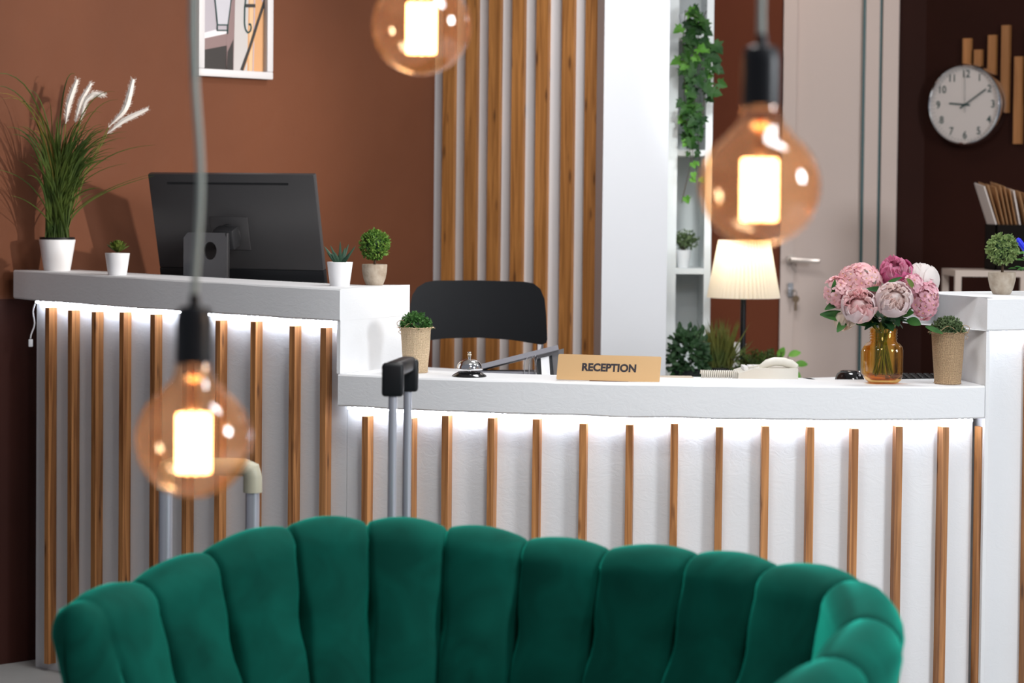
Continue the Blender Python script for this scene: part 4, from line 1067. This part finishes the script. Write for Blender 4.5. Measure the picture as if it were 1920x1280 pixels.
pendant('glowing amber globe bulb hanging low at the left', 363, 824, 2.72, [(362, -90), (362, 0), (363, 90), (367, 180), (373, 260), (376, 340), (373, 420), (368, 495), (364, 560)])
pendant('glowing amber globe bulb cropped by the top edge, middle one', 790, 48, 3.20, [(790, -300), (790, -200)])
pendant('glowing amber globe bulb hanging by the pleated lamp at the right', 1424, 349, 2.62, [(1428, -40), (1427, 20)])

# ================================================================== SOFA
VEL = velvet('green_velvet')
SP = [(158, 4.02, 1118), (262, 4.17, 1086), (388, 4.30, 1030), (540, 4.40, 983), (688, 4.45, 974), (838, 4.45, 984), (988, 4.42, 1006), (1140, 4.36, 1024), (1304, 4.27, 1033), (1450, 4.15, 1055), (1590, 3.96, 1082), (1628, 3.72, 1152), (1570, 3.50, 1225), (1468, 3.33, 1295), (1340, 3.20, 1345)]
SPT = [at(p[0], p[2], p[1]) for p in SP]; NS = len(SPT)
def crv(u):
    i = max(0, min(NS-2, int(u))); s_ = u-i
    p0, p1, p2, p3 = SPT[i-1] if i > 0 else SPT[0]*2-SPT[1], SPT[i], SPT[i+1], SPT[i+2] if i < NS-2 else SPT[-1]*2-SPT[-2]
    return .5*((2*p1)+(p2-p0)*s_+(2*p0-5*p1+4*p2-p3)*s_*s_+(3*p1-p0-3*p2+p3)*s_**3)
sc_ = sum(SPT, Vector())/NS; sf = thing('sofa', 'green velvet channel tufted shell back loveseat', 'sofa', (sc_.x, 3.8, 0))
RR = .055
def profile(ztop):
    """(across, z, bulge weight); across>0 is towards the seat"""
    P = []
    n = 15; zi = [ztop-RR-(ztop-RR-.40)*(1-k/n) for k in range(n)]
    for z in zi: P.append((RR+(ztop-z-RR)*.20, z, 1.0))
    for k in range(13):
        a = k*PI/12; P.append((RR*math.cos(a), ztop-RR+RR*math.sin(a), 1.0 if a < 2.2 else .7))
    for k in range(1, 11):
        z = ztop-RR-(ztop-RR-.13)*k/10; P.append((-RR+(ztop-RR-z)*.16, z, .55))
    return P
def SK(u): return interp([0, 1, 2, 3, 4, 6, 7, 8, 9, 10, 14], [.26, .20, .13, .04, 0, -.04, -.08, -.12, -.12, 0, 0], u)
US = []; per = 32
for i in range((NS-1)*per+1): US.append(i/per)
V = []; NPROF = None; cols = 0
def station(u, sx=1, dz=0, push=0):
    global NPROF
    c = crv(u); t_ = (crv(min(u+.02, NS-1))-crv(max(u-.02, 0))); t_.z = 0; t_.normalize(); n_ = Vector((t_.y, -t_.x, 0))
    ztop = c.z-dz; fr_ = u-math.floor(u); s_ = abs(math.sin(PI*fr_))
    pr = profile(ztop); NPROF = len(pr); out = []
    flare = .16 if u < 3 else .05
    for j, (a, z, bw) in enumerate(pr):
        # local outward normal of the profile
        a0, z0 = pr[max(j-1, 0)][:2]; a1, z1 = pr[min(j+1, len(pr)-1)][:2]; tx, tz = a1-a0, z1-z0; l_ = math.hypot(tx, tz) or 1; nx, nz = tz/l_, -tx/l_
        tuft = math.exp(-((z-(ztop-.165))/.035)**2) if a > 0 and j < 15 else 0
        ex = .50+.5*tuft
        bul = .0150*bw*(s_**(ex+.25)-.45)
        seam = math.exp(-(min(fr_, 1-fr_)/.024)**2) if u > .01 and u < NS-1.01 else 0
        wide = math.exp(-(min(fr_, 1-fr_)/.06)**2) if u > .01 and u < NS-1.01 else 0
        bul -= bw*((.012 if j < 17 else .006)*seam+.030*tuft*wide)
        aa = (a+nx*bul)*sx; zz = z+nz*bul
        p = Vector((c.x, c.y, 0))+n_*aa+t_*(push+SK(u)*max(0, ztop-RR-z))+Vector((0, 0, zz)); 
        out.append(p)
    return out
rows = []
for k in range(7):   # rounded start
    a = PI/2*(k/7); sx = math.sin(a)**.8 if k else .05; rows.append(station(0, max(sx, .05), .05*(1-math.sin(a))**1.5, -.055*math.cos(a)))
rows += [station(u) for u in US]
for k in range(1, 8):
    a = PI/2*(1-k/7); sx = math.sin(a)**.8 if k < 7 else .05; rows.append(station(NS-1, max(sx, .05), .05*(1-math.sin(a))**1.5, .055*math.cos(a)))
mb = MB(); v = [p for r_ in rows for p in r_]; K = NPROF; F = []
for i in range(len(rows)-1):
    for k in range(K-1): F.append((i*K+k, (i+1)*K+k, (i+1)*K+k+1, i*K+k+1))
    F.append((i*K+K-1, (i+1)*K+K-1, (i+1)*K, i*K))
F.append(tuple(range(K))); F.append(tuple(range((len(rows)-1)*K, len(rows)*K))[::-1])
mb.add(v, F); part('backrest', mb, VEL, sf, world=True, ang=80)
# seat
inner = [(r_[0]+r_[1])*.5 for r_ in rows[7:-7:7]]
seatp = [Vector((p.x, p.y, 0)) for p in inner]
cen = sum(seatp, Vector())/len(seatp)
mb = MB(); mb.prism([p.lerp(cen, .02) for p in seatp], .24, .43); part('seat', mb, VEL, sf, world=True)
mb = MB(); mb.prism([p.lerp(cen, .04) for p in seatp], .13, .24); part('base_frame', mb, VEL, sf, world=True)
GOLD = mat('gold_leg', (.8, .55, .25), .25, 1)
for k in (2, len(seatp)//3, 2*len(seatp)//3, len(seatp)-3):
    p = seatp[k].lerp(cen, .18); mb = MB(); mb.lathe([(.009, 0), (.017, .13)], 16, Matrix.Translation(p)); part('leg', mb, GOLD, sf, world=True)

# ================================================================== SUITCASES
TUBE = mat('silver_tube', (.55, .56, .62), .32, .55)
def suitcase(label, ps, D, D2, ztop_px, gm, bodym, gcol, tr, grip):
    (xa_, ya_), (xb_, yb_) = ps
    a = at(xa_, ya_, D); b_ = at(xb_, yb_, D2); mid = (a+b_)/2
    t = thing('suitcase', label, 'suitcase', (mid.x, mid.y, 0)); d = Vector((b_.x-a.x, b_.y-a.y, 0)); rz = math.atan2(d.y, d.x)
    h = .55; M = Matrix.Rotation(rz, 4, 'Z'); hw = max(d.length/2+.10, .19)
    mb = MB(); mb.rbox(-hw, hw, -.12, .12, .05, h, .035, 4, M); part('shell', mb, bodym, t)
    mb = MB(); mb.rbox(-hw-.001, hw+.001, -.004, .004, .06, h+.001, .002, 2, M); part('zip', mb, BLACKP, t)
    for sx in (-1, 1):
        for sy in (-1, 1):
            mb = MB(); mb.lathe([(.024, -.012), (.026, 0), (.024, .012)], 18, M @ Matrix.Translation((sx*(hw-.04), sy*.09, .026)) @ Matrix.Rotation(PI/2, 4, 'Y')); mb.box(-.012, .012, -.012, .012, .035, .055, M @ Matrix.Translation((sx*(hw-.04), sy*.09, 0))); part('wheel', mb, BLACKP, t)
    for p, topz in ((a, a.z), (b_, b_.z)):
        mb = MB(); mb.tube([(p.x-mid.x, p.y-mid.y, h-.02), (p.x-mid.x, p.y-mid.y, topz-.02)], tr, 14); part('pull_tube', mb, TUBE, t)
    mb = MB(); grip(mb, a-Vector((mid.x, mid.y, 0)), b_-Vector((mid.x, mid.y, 0)), tr); part('grip', mb, gm, t)
    return t
def grip_cream(mb, a, b_, tr):
    r = tr*1.3
    pts = [(a.x, a.y, a.z-.052), (a.x, a.y, a.z-.02), (a.x+.004, a.y, a.z-.006), (a.x+.016, a.y, a.z), (b_.x-.016, b_.y, b_.z), (b_.x-.004, b_.y, b_.z-.006), (b_.x, b_.y, b_.z-.02), (b_.x, b_.y, b_.z-.052)]
    mb.tube(pts, [r*1.05, r*1.05, r*1.1, r, r, r*1.1, r*1.05, r*1.05], 16)
suitcase('suitcase behind the sofa with cream grip and thick silver handle tubes, left one', ((311, 872), (474, 876)), 5.0, 5.0, 0, mat('cream_grip', (.50, .47, .35), .45), mat('dark_blue_shell', (.02, .03, .05), .4), 0, .0145, grip_cream)
def grip_black(mb, a, b_, tr):
    for p in (a, b_):
        mb.rbox(p.x-.022, p.x+.022, p.y-.016, p.y+.016, p.z-.068, p.z, .007, 3)
    d = Vector((b_.x-a.x, b_.y-a.y, 0)); rz = math.atan2(d.y, d.x)
    M = Matrix.Translation((a.x, a.y, 0)) @ Matrix.Rotation(rz, 4, 'Z'); mb.rbox(-.006, d.length+.006, -.017, .017, a.z-.030, a.z+.002, .009, 3, M)
suitcase('suitcase behind the sofa with black grip and slim silver handle tubes', ((737, 680), (765, 673)), 4.85, 5.03, 0, BLACKP, mat('black_shell', (.015, .015, .018), .4), 0, .0088, grip_black)

# ================================================================== BACK ROOM
def X8(px, D): return at(px, 400, D).x
# narrow shelving tower
TD = 8.35; tx0, tx1 = X8(1247, TD), X8(1334, TD)
t = thing('shelf_tower', 'narrow white open shelving unit beside the white pillar', 'shelf', ((tx0+tx1)/2, TD+.14, 0), 0)
o_ = t.location
mb = MB(); mb.box(tx0, tx0+.040, TD, TD+.28, 0, 2.5); part('side_panel', mb, SHELFW, t, world=True, smooth=False)
mb = MB(); mb.box(tx1-.024, tx1, TD, TD+.28, 0, 2.5); part('side_panel', mb, SHELFW, t, world=True, smooth=False)
mb = MB(); mb.box(tx0+.04, tx1-.024, TD+.265, TD+.28, 0, 2.5); part('back_panel', mb, SHELFW, t, world=True, smooth=False)
for py in (281, 503, 700, 60, 1000):
    z = at(1295, py, TD).z; mb = MB(); mb.box(tx0+.04, tx1-.024, TD+.004, TD+.265, z-.020, z); part('shelf', mb, SHELFW, t, world=True, smooth=False)
mb = MB()
for py in (395, 408, 588, 606, 8, 22, 150, 170):
    z = at(1320, py, TD).z; mb.lathe([(.0025, 0), (.0025, .001)], 8, Matrix.Translation((tx1-.0243, TD+.05, z)) @ Matrix.Rotation(-PI/2, 4, 'Y'))
part('peg_hole', mb, BLACKP, t, world=True)
# plant on the shelf
zsh = at(1295, 503, TD).z; pp = Vector((at(1281, 490, TD+.09).x, TD+.09, zsh))
t = thing('bush_plant', 'small leafy plant in white pot on the narrow white shelf', 'plant', pp)
pot(t, .020, .028, .062, POTW)
random.seed(31); mb = MB()
for k in range(520):
    d = rnd_dir()*random.uniform(.3, 1); d.z = d.z*.8; p = Vector((.004+d.x*.048, d.y*.045, .098+d.z*.042))*1
    mb.leaf(p, d+rnd_dir(), rnd_dir(), .011, .007, .4, .2, 2, 'round')
part('foliage', mb, MOSS2, t, smooth=False)
mb = MB()
for k in range(8): a = k*.8; mb.tube([(0, 0, .05), (.02*math.cos(a), .02*math.sin(a), .09)], .0015, 5)
part('stem', mb, BRANCH, t)
# ivy
random.seed(17)
def ivy_leaf(mb, p, d, nrm, S_, mi=0):
    d = Vector(d).normalized(); nrm = Vector(nrm); sdv = d.cross(nrm).normalized(); nrm = sdv.cross(d).normalized()
    pts = [(0, 0), (.20, -.20), (.52, -.10), (.40, .12), (.72, .32), (.38, .40), (.34, .62), (0, 1.05), (-.34, .62), (-.38, .40), (-.72, .32), (-.40, .12), (-.52, -.10), (-.20, -.20)]
    c = p+d*S_*.3-nrm*S_*.05; v = [c]+[p+sdv*x*S_+d*y*S_+nrm*S_*(.12*abs(x)+random.uniform(-.03, .03)-.15*y*y) for x, y in pts]; n = len(pts)
    mb.add(v, [(0, 1+i, 1+(i+1) % n) for i in range(n)], None, mi)
ID = TD-.06
t = thing('ivy_plant', 'trailing green ivy hanging down the narrow white shelf', 'plant', (at(1295, 60, ID+.15).x, TD+.10, at(1295, 60, TD).z))
mb = MB(); mb.lathe([(.03, 0), (.042, .07), (.040, .07), (.038, .06), (.001, .06)], 24, cap1=False); part('pot', mb, POTW, t)
mbl = MB(); mby_ = MB(); mst = MB()
vines = [[(1290, 20), (1300, 90), (1302, 160), (1290, 220), (1296, 270)], [(1300, 30), (1330, 80), (1338, 120), (1340, 170)], [(1285, 20), (1280, 80), (1284, 140), (1283, 200), (1290, 260), (1296, 300), (1290, 330), (1278, 380)], [(1305, 40), (1315, 110), (1320, 180), (1318, 230)], [(1285, 40), (1300, 150), (1308, 250), (1312, 300)], [(1294, 10), (1310, 50), (1325, 20)], [(1292, 200), (1296, 260), (1300, 300), (1306, 320)]]
for vi, vn in enumerate(vines):
    P = [at(x, y, ID-.02*random.random()) for x, y in vn]; top_ = Vector((t.location.x, TD+.08, t.location.z+.07)); mst.tube([top_]+P if vn[0][1] < 50 else P, .0014, 5)
    for i in range(len(P)-1):
        L_ = (P[i+1]-P[i]).length; n = max(2, int(L_/.026))
        for k in range(n):
            p = P[i].lerp(P[i+1], k/n); yl = vn[i][1]
            if yl > 290 and k % 2: continue
            dirv = Vector((random.uniform(-1, 1), -random.uniform(0, .5), -random.uniform(.2, 1.1))); S_ = random.uniform(.026, .040) if yl < 250 else random.uniform(.018, .028)
            young = (yl > 280) or random.random() < .13
            q_ = p+dirv.normalized()*.012+Vector((0, -random.uniform(0, .04), 0)); ivy_leaf(mby_ if young else mbl, q_, dirv, Vector((random.uniform(-.5, .5), -1, random.uniform(.0, .7))), S_)
for (x, y, S_, dx, dz) in ((1347, 88, .046, .7, -.8), (1336, 110, .05, .8, -.3), (1345, 130, .045, .8, -.5), (1340, 178, .042, .9, -.2), (1330, 160, .046, .3, -.9), (1327, 92, .04, .2, .8), (1308, 330, .022, .2, -1), (1322, 340, .02, .6, -1)):
    ivy_leaf(mbl if y < 300 else mby_, at(x-8, y-6, ID-.04), (dx, -.2, dz), (0, -1, .3), S_)
part('foliage', mbl, IVY, t, world=True, smooth=False); part('foliage', mby_, IVYL, t, world=True, smooth=False, label='light green young leaves'); part('vine', mst, BRANCH, t, world=True)
# side table
TZ = .74
t = thing('side_table', 'white side table carrying lamp and plants behind the counter', 'table', (X8(1385, 8.2), 8.08, 0))
mb = MB(); mb.rbox(X8(1345, 8.2)-.19, X8(1345, 8.2)+.36, 7.82, 8.335, TZ-.03, TZ, .004)
part('tabletop', mb, PWHITE, t, world=True)
for x_ in (X8(1345, 8.2)-.16, X8(1345, 8.2)+.33):
    for y_ in (7.86, 8.30): mb = MB(); mb.box(x_-.02, x_+.02, y_-.02, y_+.02, 0, TZ-.03); part('leg', mb, PWHITE, t, world=True, smooth=False)
# lamp
LD = 8.10; lc = at(1394, 555, LD)
t = thing('table_lamp', 'table lamp with glowing pleated cream shade and black pole', 'lamp', (lc.x, LD, TZ), 0)
zb = at(1394, 558, LD).z-TZ; ztp = at(1394, 450, LD).z-TZ
mb = MB(); n = 150; v = []; f = []; m_ = 14
for j in range(m_+1):
    k = j/m_; r = (66*(1-k)+47*k)/FPX*LD; z = zb+(ztp-zb)*k
    for i in range(n):
        a = 2*PI*i/n; amp = .0052*(1-.35*k); rr_ = r+amp*math.sin(a*n/3.0*1.0) if 0 else r+amp*(1 if i % 3 == 0 else (-.3 if i % 3 == 1 else -.7))
        v.append((rr_*math.cos(a), rr_*math.sin(a), z))
for j in range(m_):
    for i in range(n): f.append((j*n+i, j*n+(i+1) % n, (j+1)*n+(i+1) % n, (j+1)*n+i))
mb.add(v, f)
SH = bpy.data.materials.new('lamp_shade_fabric'); SH.use_nodes = True; nt = SH.node_tree; nt.nodes.remove(nt.nodes['Principled BSDF'])
d1 = nt.nodes.new('ShaderNodeBsdfDiffuse'); d1.inputs[0].default_value = (.85, .80, .72, 1); d2 = nt.nodes.new('ShaderNodeBsdfTranslucent'); d2.inputs[0].default_value = (.92, .85, .72, 1)
mx = nt.nodes.new('ShaderNodeMixShader'); mx.inputs[0].default_value = .5; nt.links.new(d1.outputs[0], mx.inputs[1]); nt.links.new(d2.outputs[0], mx.inputs[2]); nt.links.new(mx.outputs[0], nt.nodes['Material Output'].inputs[0])
shd = part('lamp_shade', mb, SH, t, ang=20, smooth=False)
mb = MB(); mb.lathe([(.042, 0), (.042, .008), (.02, .015), (.0095, .02), (.0095, zb+.02)], 28); part('base', mb, BLACKP, t)
bz_ = zb+(ztp-zb)*.68
mb = MB(); mb.lathe([(.012, zb+.02), (.014, bz_-.045), (.014, bz_-.03)], 16); part('bulb_holder', mb, BLACKP, t)
mb = MB(); mb.lathe([(.012, bz_-.03), (.024, bz_), (.026, bz_+.012), (.018, bz_+.032), (.001, bz_+.038)], 20); part('light_bulb', mb, emis('warm_bulb', (1.0, .80, .50), 20), t)
mb = MB()
for k in range(3): a = k*2*PI/3; mb.tube([(.012*math.cos(a), .012*math.sin(a), ztp-.012), (47/FPX*LD*math.cos(a), 47/FPX*LD*math.sin(a), ztp-.004)], .0012, 5)
mb.tube([(.012, 0, ztp-.012), (.03, 0, bz_), (.012, 0, bz_-.035)], .0012, 5); part('shade_ring', mb, STEEL, shd)
l = bpy.data.lights.new('lamp_bulb_light', 'POINT'); l.energy = 4.5; l.color = (1, .86, .66); l.shadow_soft_size = .035
lo = bpy.data.objects.new('lamp_bulb_light', l); COL.objects.link(lo); lo.parent = t; lo.location = (0, 0, bz_+.01)
# plants behind
def bushy(name, label, px, D, r0, r1, h, potm, leaves, m, fol='foliage', smooth=False):
    c = Vector((at(px, 650, D).x, D, TZ)); t = thing(name, label, 'plant', c); pot(t, r0, r1, h, potm); mb = MB(); st = MB(); leaves(mb, st, c)
    if st.v: part('stem', st, BRANCH, t, world=True)
    part(fol, mb, m, t, world=True, smooth=smooth); return t
random.seed(40)
def lv_dark(mb, st, c):
    for k in range(620):
        d = rnd_dir()*random.uniform(.6, 1); p = c+Vector((d.x*.068, d.y*.05, .105+d.z*.10)); mb.leaf(p, d+rnd_dir()*.8, Vector((0, -1, .6)), random.uniform(.018, .030), .013, .5, .25, 3, 'leaf')
    for (x, y) in ((1275, 607), (1292, 607), (1318, 612), (1322, 630), (1270, 618)):
        p = at(x, y+10, 8.0); mb.leaf(p, (random.uniform(-.3, .3), 0, 1), (0, -1, .2), .026, .016, .3, .25, 4, 'leaf')
bushy('leafy_plant', 'dark leafy plant at the foot of the narrow white shelf', 1292, 8.0, .04, .05, .07, BLACKP, lv_dark, DKLEAF)
def lv_grass(mb, st, c):
    for k in range(190):
        a = random.gauss(0, .34); b_ = random.uniform(-.5, .5); L_ = random.uniform(.08, .185)
        mb.leaf(c+Vector((random.uniform(-.04, .04), random.uniform(-.04, .04), .07)), (math.sin(a), b_*.5, math.cos(a)), (0, -1, .2), L_, .007, random.uniform(-.3, .6), .3, 5, 'blade')
bushy('grass_plant', 'yellowish green grass plant in black pot left of the table lamp', 1348, 8.06, .038, .05, .075, BLACKP, lv_grass, leafmat('olive_grass', (.05, .07, .012), (.13, .12, .02), .5, .15, 12))
def lv_fern(mb, st, c):
    for k in range(70):
        a = random.uniform(0, 2*PI); el = random.uniform(.1, 1.3); d = Vector((math.cos(a)*math.cos(el), math.sin(a)*math.cos(el)*.7, math.sin(el))); L_ = random.uniform(.075, .115)*(1.0 if el < .8 else .85)
        P = [c+Vector((0, 0, .06)), c+Vector((0, 0, .06))+d*L_*.5, c+Vector((0, 0, .06))+d*L_]; st.tube(P, .0009, 4)
        for j in range(16):
            p = P[0].lerp(P[2], .25+.75*j/16); mb.leaf(p, d+rnd_dir(), rnd_dir(), .013, .006, .4, .2, 2, 'round')
bushy('fern_plant', 'bushy fine leaved green plant in black pot under the table lamp', 1424, 8.00, .045, .06, .055, BLACKP, lv_fern, FERN)
def lv_broad(mb, st, c):
    for (x, y, dx, dz) in ((1488, 664, .9, .35), (1500, 680, 1, .1), (1492, 692, .8, -.5), (1470, 670, .3, .8), (1478, 684, .2, -.4), (1462, 680, -.3, .6), (1480, 700, .6, -.4)):
        p = at(x-10, y+3, 8.1); st.tube([c+Vector((0, 0, .05)), p], .0016, 5); mb.leaf(p, (dx, -.2, dz), (0, -1, .7), .044, .027, .4, .3, 6, 'leaf')
bushy('rubber_plant', 'broad leaved green plant right of the bushy plant on the side table', 1474, 8.10, .03, .04, .05, POTW, lv_broad, IVYL, smooth=True)
c = Vector((at(1371, 690, 8.26).x, 8.26, TZ))
t = thing('planter', 'plain white tapered planter behind the grass plant on the side table', 'planter', c); mb = MB(); mb.lathe([(.045, 0), (.064, .145), (.061, .145), (.045, .01), (.001, .01)], 4, Matrix.Rotation(PI/4, 4, 'Z'), cap1=False); part('pot', mb, POTW, t, smooth=False)

# clock
CP = atplane(1820, 197, CA, CN); cr = .157
rzc = math.atan2(CD.y, CD.x)
t = thing('wall_clock', 'round white wall clock with chrome rim on the dark wall', 'clock', CP+CN*.001, rzc)
Ry = Matrix.Rotation(PI/2, 4, 'X')
mb = MB(); mb.lathe([(cr-.012, 0), (cr, .006), (cr, .040), (cr-.004, .052), (cr-.009, .057), (cr-.0125, .054), (cr-.014, .040)], 96, Ry, cap1=False); part('rim', mb, CHROME, t)
mb = MB(); mb.lathe([(cr-.0135, .040), (.001, .040)], 96, Ry, cap1=False, cap0=False); dial = part('dial', mb, mat('dial_white', (.60, .54, .51), .5), t)
mb = MB()
for h_ in range(1, 13):
    a = PI/2-h_*PI/6; v, f = text_geo(str(h_), .040, .0003, .0004); cx_, cz_ = .116*math.cos(a), .116*math.sin(a)
    mb.add([(p.x*.92+cx_, -.0412-p.z, p.y+cz_) for p in v], f)
for k in range(60):
    a = k*PI/30; L_ = .006 if k % 5 else .009; Mk = Matrix.Rotation(-a, 4, 'Y'); mb.box(-.0006, .0006, -.0408, -.0402, .1385-L_, .1385, Mk)
part('numerals', mb, mat('dark_teal_ink', (.025, .06, .055), .5), dial, smooth=False, label='dark numbers and minute marks')
def hand(name, ang, L_, w_, tail, y_):
    mb = MB(); Mk = Matrix.Rotation(ang, 4, 'Y'); mb.box(-w_, w_, -y_-.0008, -y_, -tail, L_, Mk); part(name, mb, MATS['dark_teal_ink'], t, smooth=False)
hand('hour_hand', math.radians(275), .068, .003, .02, .043); hand('minute_hand', math.radians(57), .105, .0026, .025, .0445); hand('second_hand', math.radians(-1), .118, .0006, .03, .046)
mb = MB(); mb.lathe([(.005, .040), (.005, .0475)], 16, Ry); part('hub', mb, MATS['dark_teal_ink'], t)
# wooden wall bars
for i, (x_, ya_, yb_) in enumerate(((1817, 73, 150), (1838, 95, 150), (1864, 69, 160), (1889, 52, 214), (1913, 111, 272), (1937, 60, 200), (1795, 225, 250))):
    if x_ == 1795: continue
    zt_ = at(x_, ya_, 9.2).z; zb_ = at(x_, yb_, 9.2).z; p = atplane(x_-1, (ya_+yb_)/2, CA, CN); mb = MB(); mb.box(-.016, .016, -.018, 0, 0, zt_-zb_)
    solo('wood_bar', mb, WOODD, ['first short wooden bar above the wall clock, nearest the door', 'shortest wooden bar peeping over the wall clock top', 'third wooden bar rising behind the wall clock', 'longest upright wooden bar right of the wall clock', 'low set wooden bar at the right edge, past the long one', 'outermost wooden bar beyond the right edge'][i], 'wall decoration', Vector((p.x, p.y, zb_))+CN*.0005, 'decorative wooden bars on the dark wall', False, (0, 0, rzc))
# console table
SD = 8.3; tz = at(1850, 507, SD).z; x0_, x1_ = X8(1793, SD), X8(2010, SD)
BG = mat('beige_frame', (.50, .40, .34), .5)
t = thing('console_table', 'beige framed open console table at the right wall', 'table', ((x0_+x1_)/2, SD+.1, 0))
mb = MB(); mb.box(x0_, x1_, SD, SD+.022, tz-.022, tz); mb.box(x0_, x1_, SD+.24, SD+.262, tz-.022, tz); mb.box(x0_, x0_+.022, SD+.022, SD+.24, tz-.022, tz); mb.box(x1_-.022, x1_, SD+.022, SD+.24, tz-.022, tz); part('top_frame', mb, BG, t, world=True, smooth=False)
for x_ in (x0_, X8(1916, SD)):
    for y_ in (SD, SD+.24): mb = MB(); mb.box(x_, x_+.022, y_, y_+.022, 0, tz-.022); part('leg', mb, BG, t, world=True, smooth=False)
mb = MB(); mb.box(x0_+.022, x1_-.022, SD+.022, SD+.24, tz-.012, tz-.001); part('top_panel', mb, BG, t, world=True, smooth=False)
bx0, bx1 = X8(1871, SD), X8(2000, SD); bzt = at(1880, 421, SD).z
t = thing('file_box', 'black file holder box full of folders on the console table', 'box', ((bx0+bx1)/2, SD+.1, tz))
mb = MB(); mb.box(bx0, bx1, SD+.03, SD+.035, tz, bzt); mb.box(bx0, bx0+.005, SD+.03, SD+.22, tz, bzt); mb.box(bx1-.005, bx1, SD+.03, SD+.22, tz, bzt); mb.box(bx0, bx1, SD+.215, SD+.22, tz, bzt); mb.box(bx0, bx1, SD+.03, SD+.22, tz, tz+.004)
part('box_body', mb, MBLACK, t, world=True, smooth=False)
mb = MB(); mb.box((bx0+bx1)/2-.02, (bx0+bx1)/2+.02, SD+.0285, SD+.0298, tz+.05, tz+.09); part('label_holder', mb, STEEL, t, world=True, smooth=False)
random.seed(50)
fm = [mat('white_paper', (.66, .58, .54), .7), mat('manila_folder', (.50, .27, .12), .7), mat('manila_folder', (0, 0, 0)), mat('manila_folder', (0, 0, 0)), mat('manila_folder', (0, 0, 0)), mat('manila_folder', (0, 0, 0)), MATS['white_paper'], mat('manila_folder', (0, 0, 0)), MATS['manila_folder']]
tx_ = [1850, 1858, 1871, 1880, 1888, 1897, 1904, 1914, 1926]; bx_ = [1873, 1879, 1888, 1895, 1903, 1911, 1918, 1932, 1945]
wh = ['leftmost white paper sheaf leaning in the black file box', 'manila folder leaning just behind the leftmost white sheaf', 'second manila folder from the left in the file box', 'third manila folder from the left in the file box', 'fourth manila folder from the left in the file box', 'fifth manila folder, left of the second white sheaf', 'second white paper sheaf in the file box', 'manila folder right of the second white sheaf', 'rightmost manila folder in the file box, beyond the edge']
for i in range(9):
    top = at(tx_[i], 350+random.uniform(-6, 4)+(12 if i > 5 else 0), SD); ang = math.atan2((tx_[i]-bx_[i])/FPX*SD*1.0, (421-352)/FPX*SD)
    bxp = at(bx_[i], 421, SD); base_x = bxp.x-math.tan(ang)*(bzt-tz-.006); Lh = (top.z-tz-.006)/math.cos(ang)
    mb = MB(); th = .004 if i in (0, 6) else .0016
    mb.prism([(-th/2, 0), (th/2, 0), (th/2, .155), (-th/2, .155)], 0, lambda p: Lh+(.014 if p[1] > .1 else 0))
    if i not in (0, 6): mb.box(-.0008+.003, .0008+.003, .02, .15, .0, Lh-.004)
    solo('file_folder' if i not in (0, 6) else 'paper_sheaf', mb, fm[i], wh[i], 'folder' if i not in (0, 6) else 'paper', (base_x, SD+.045, tz+.0045+abs(th*math.sin(ang))), 'papers in the file box', False, (0, ang, 0))
bpy.context.view_layer.update()
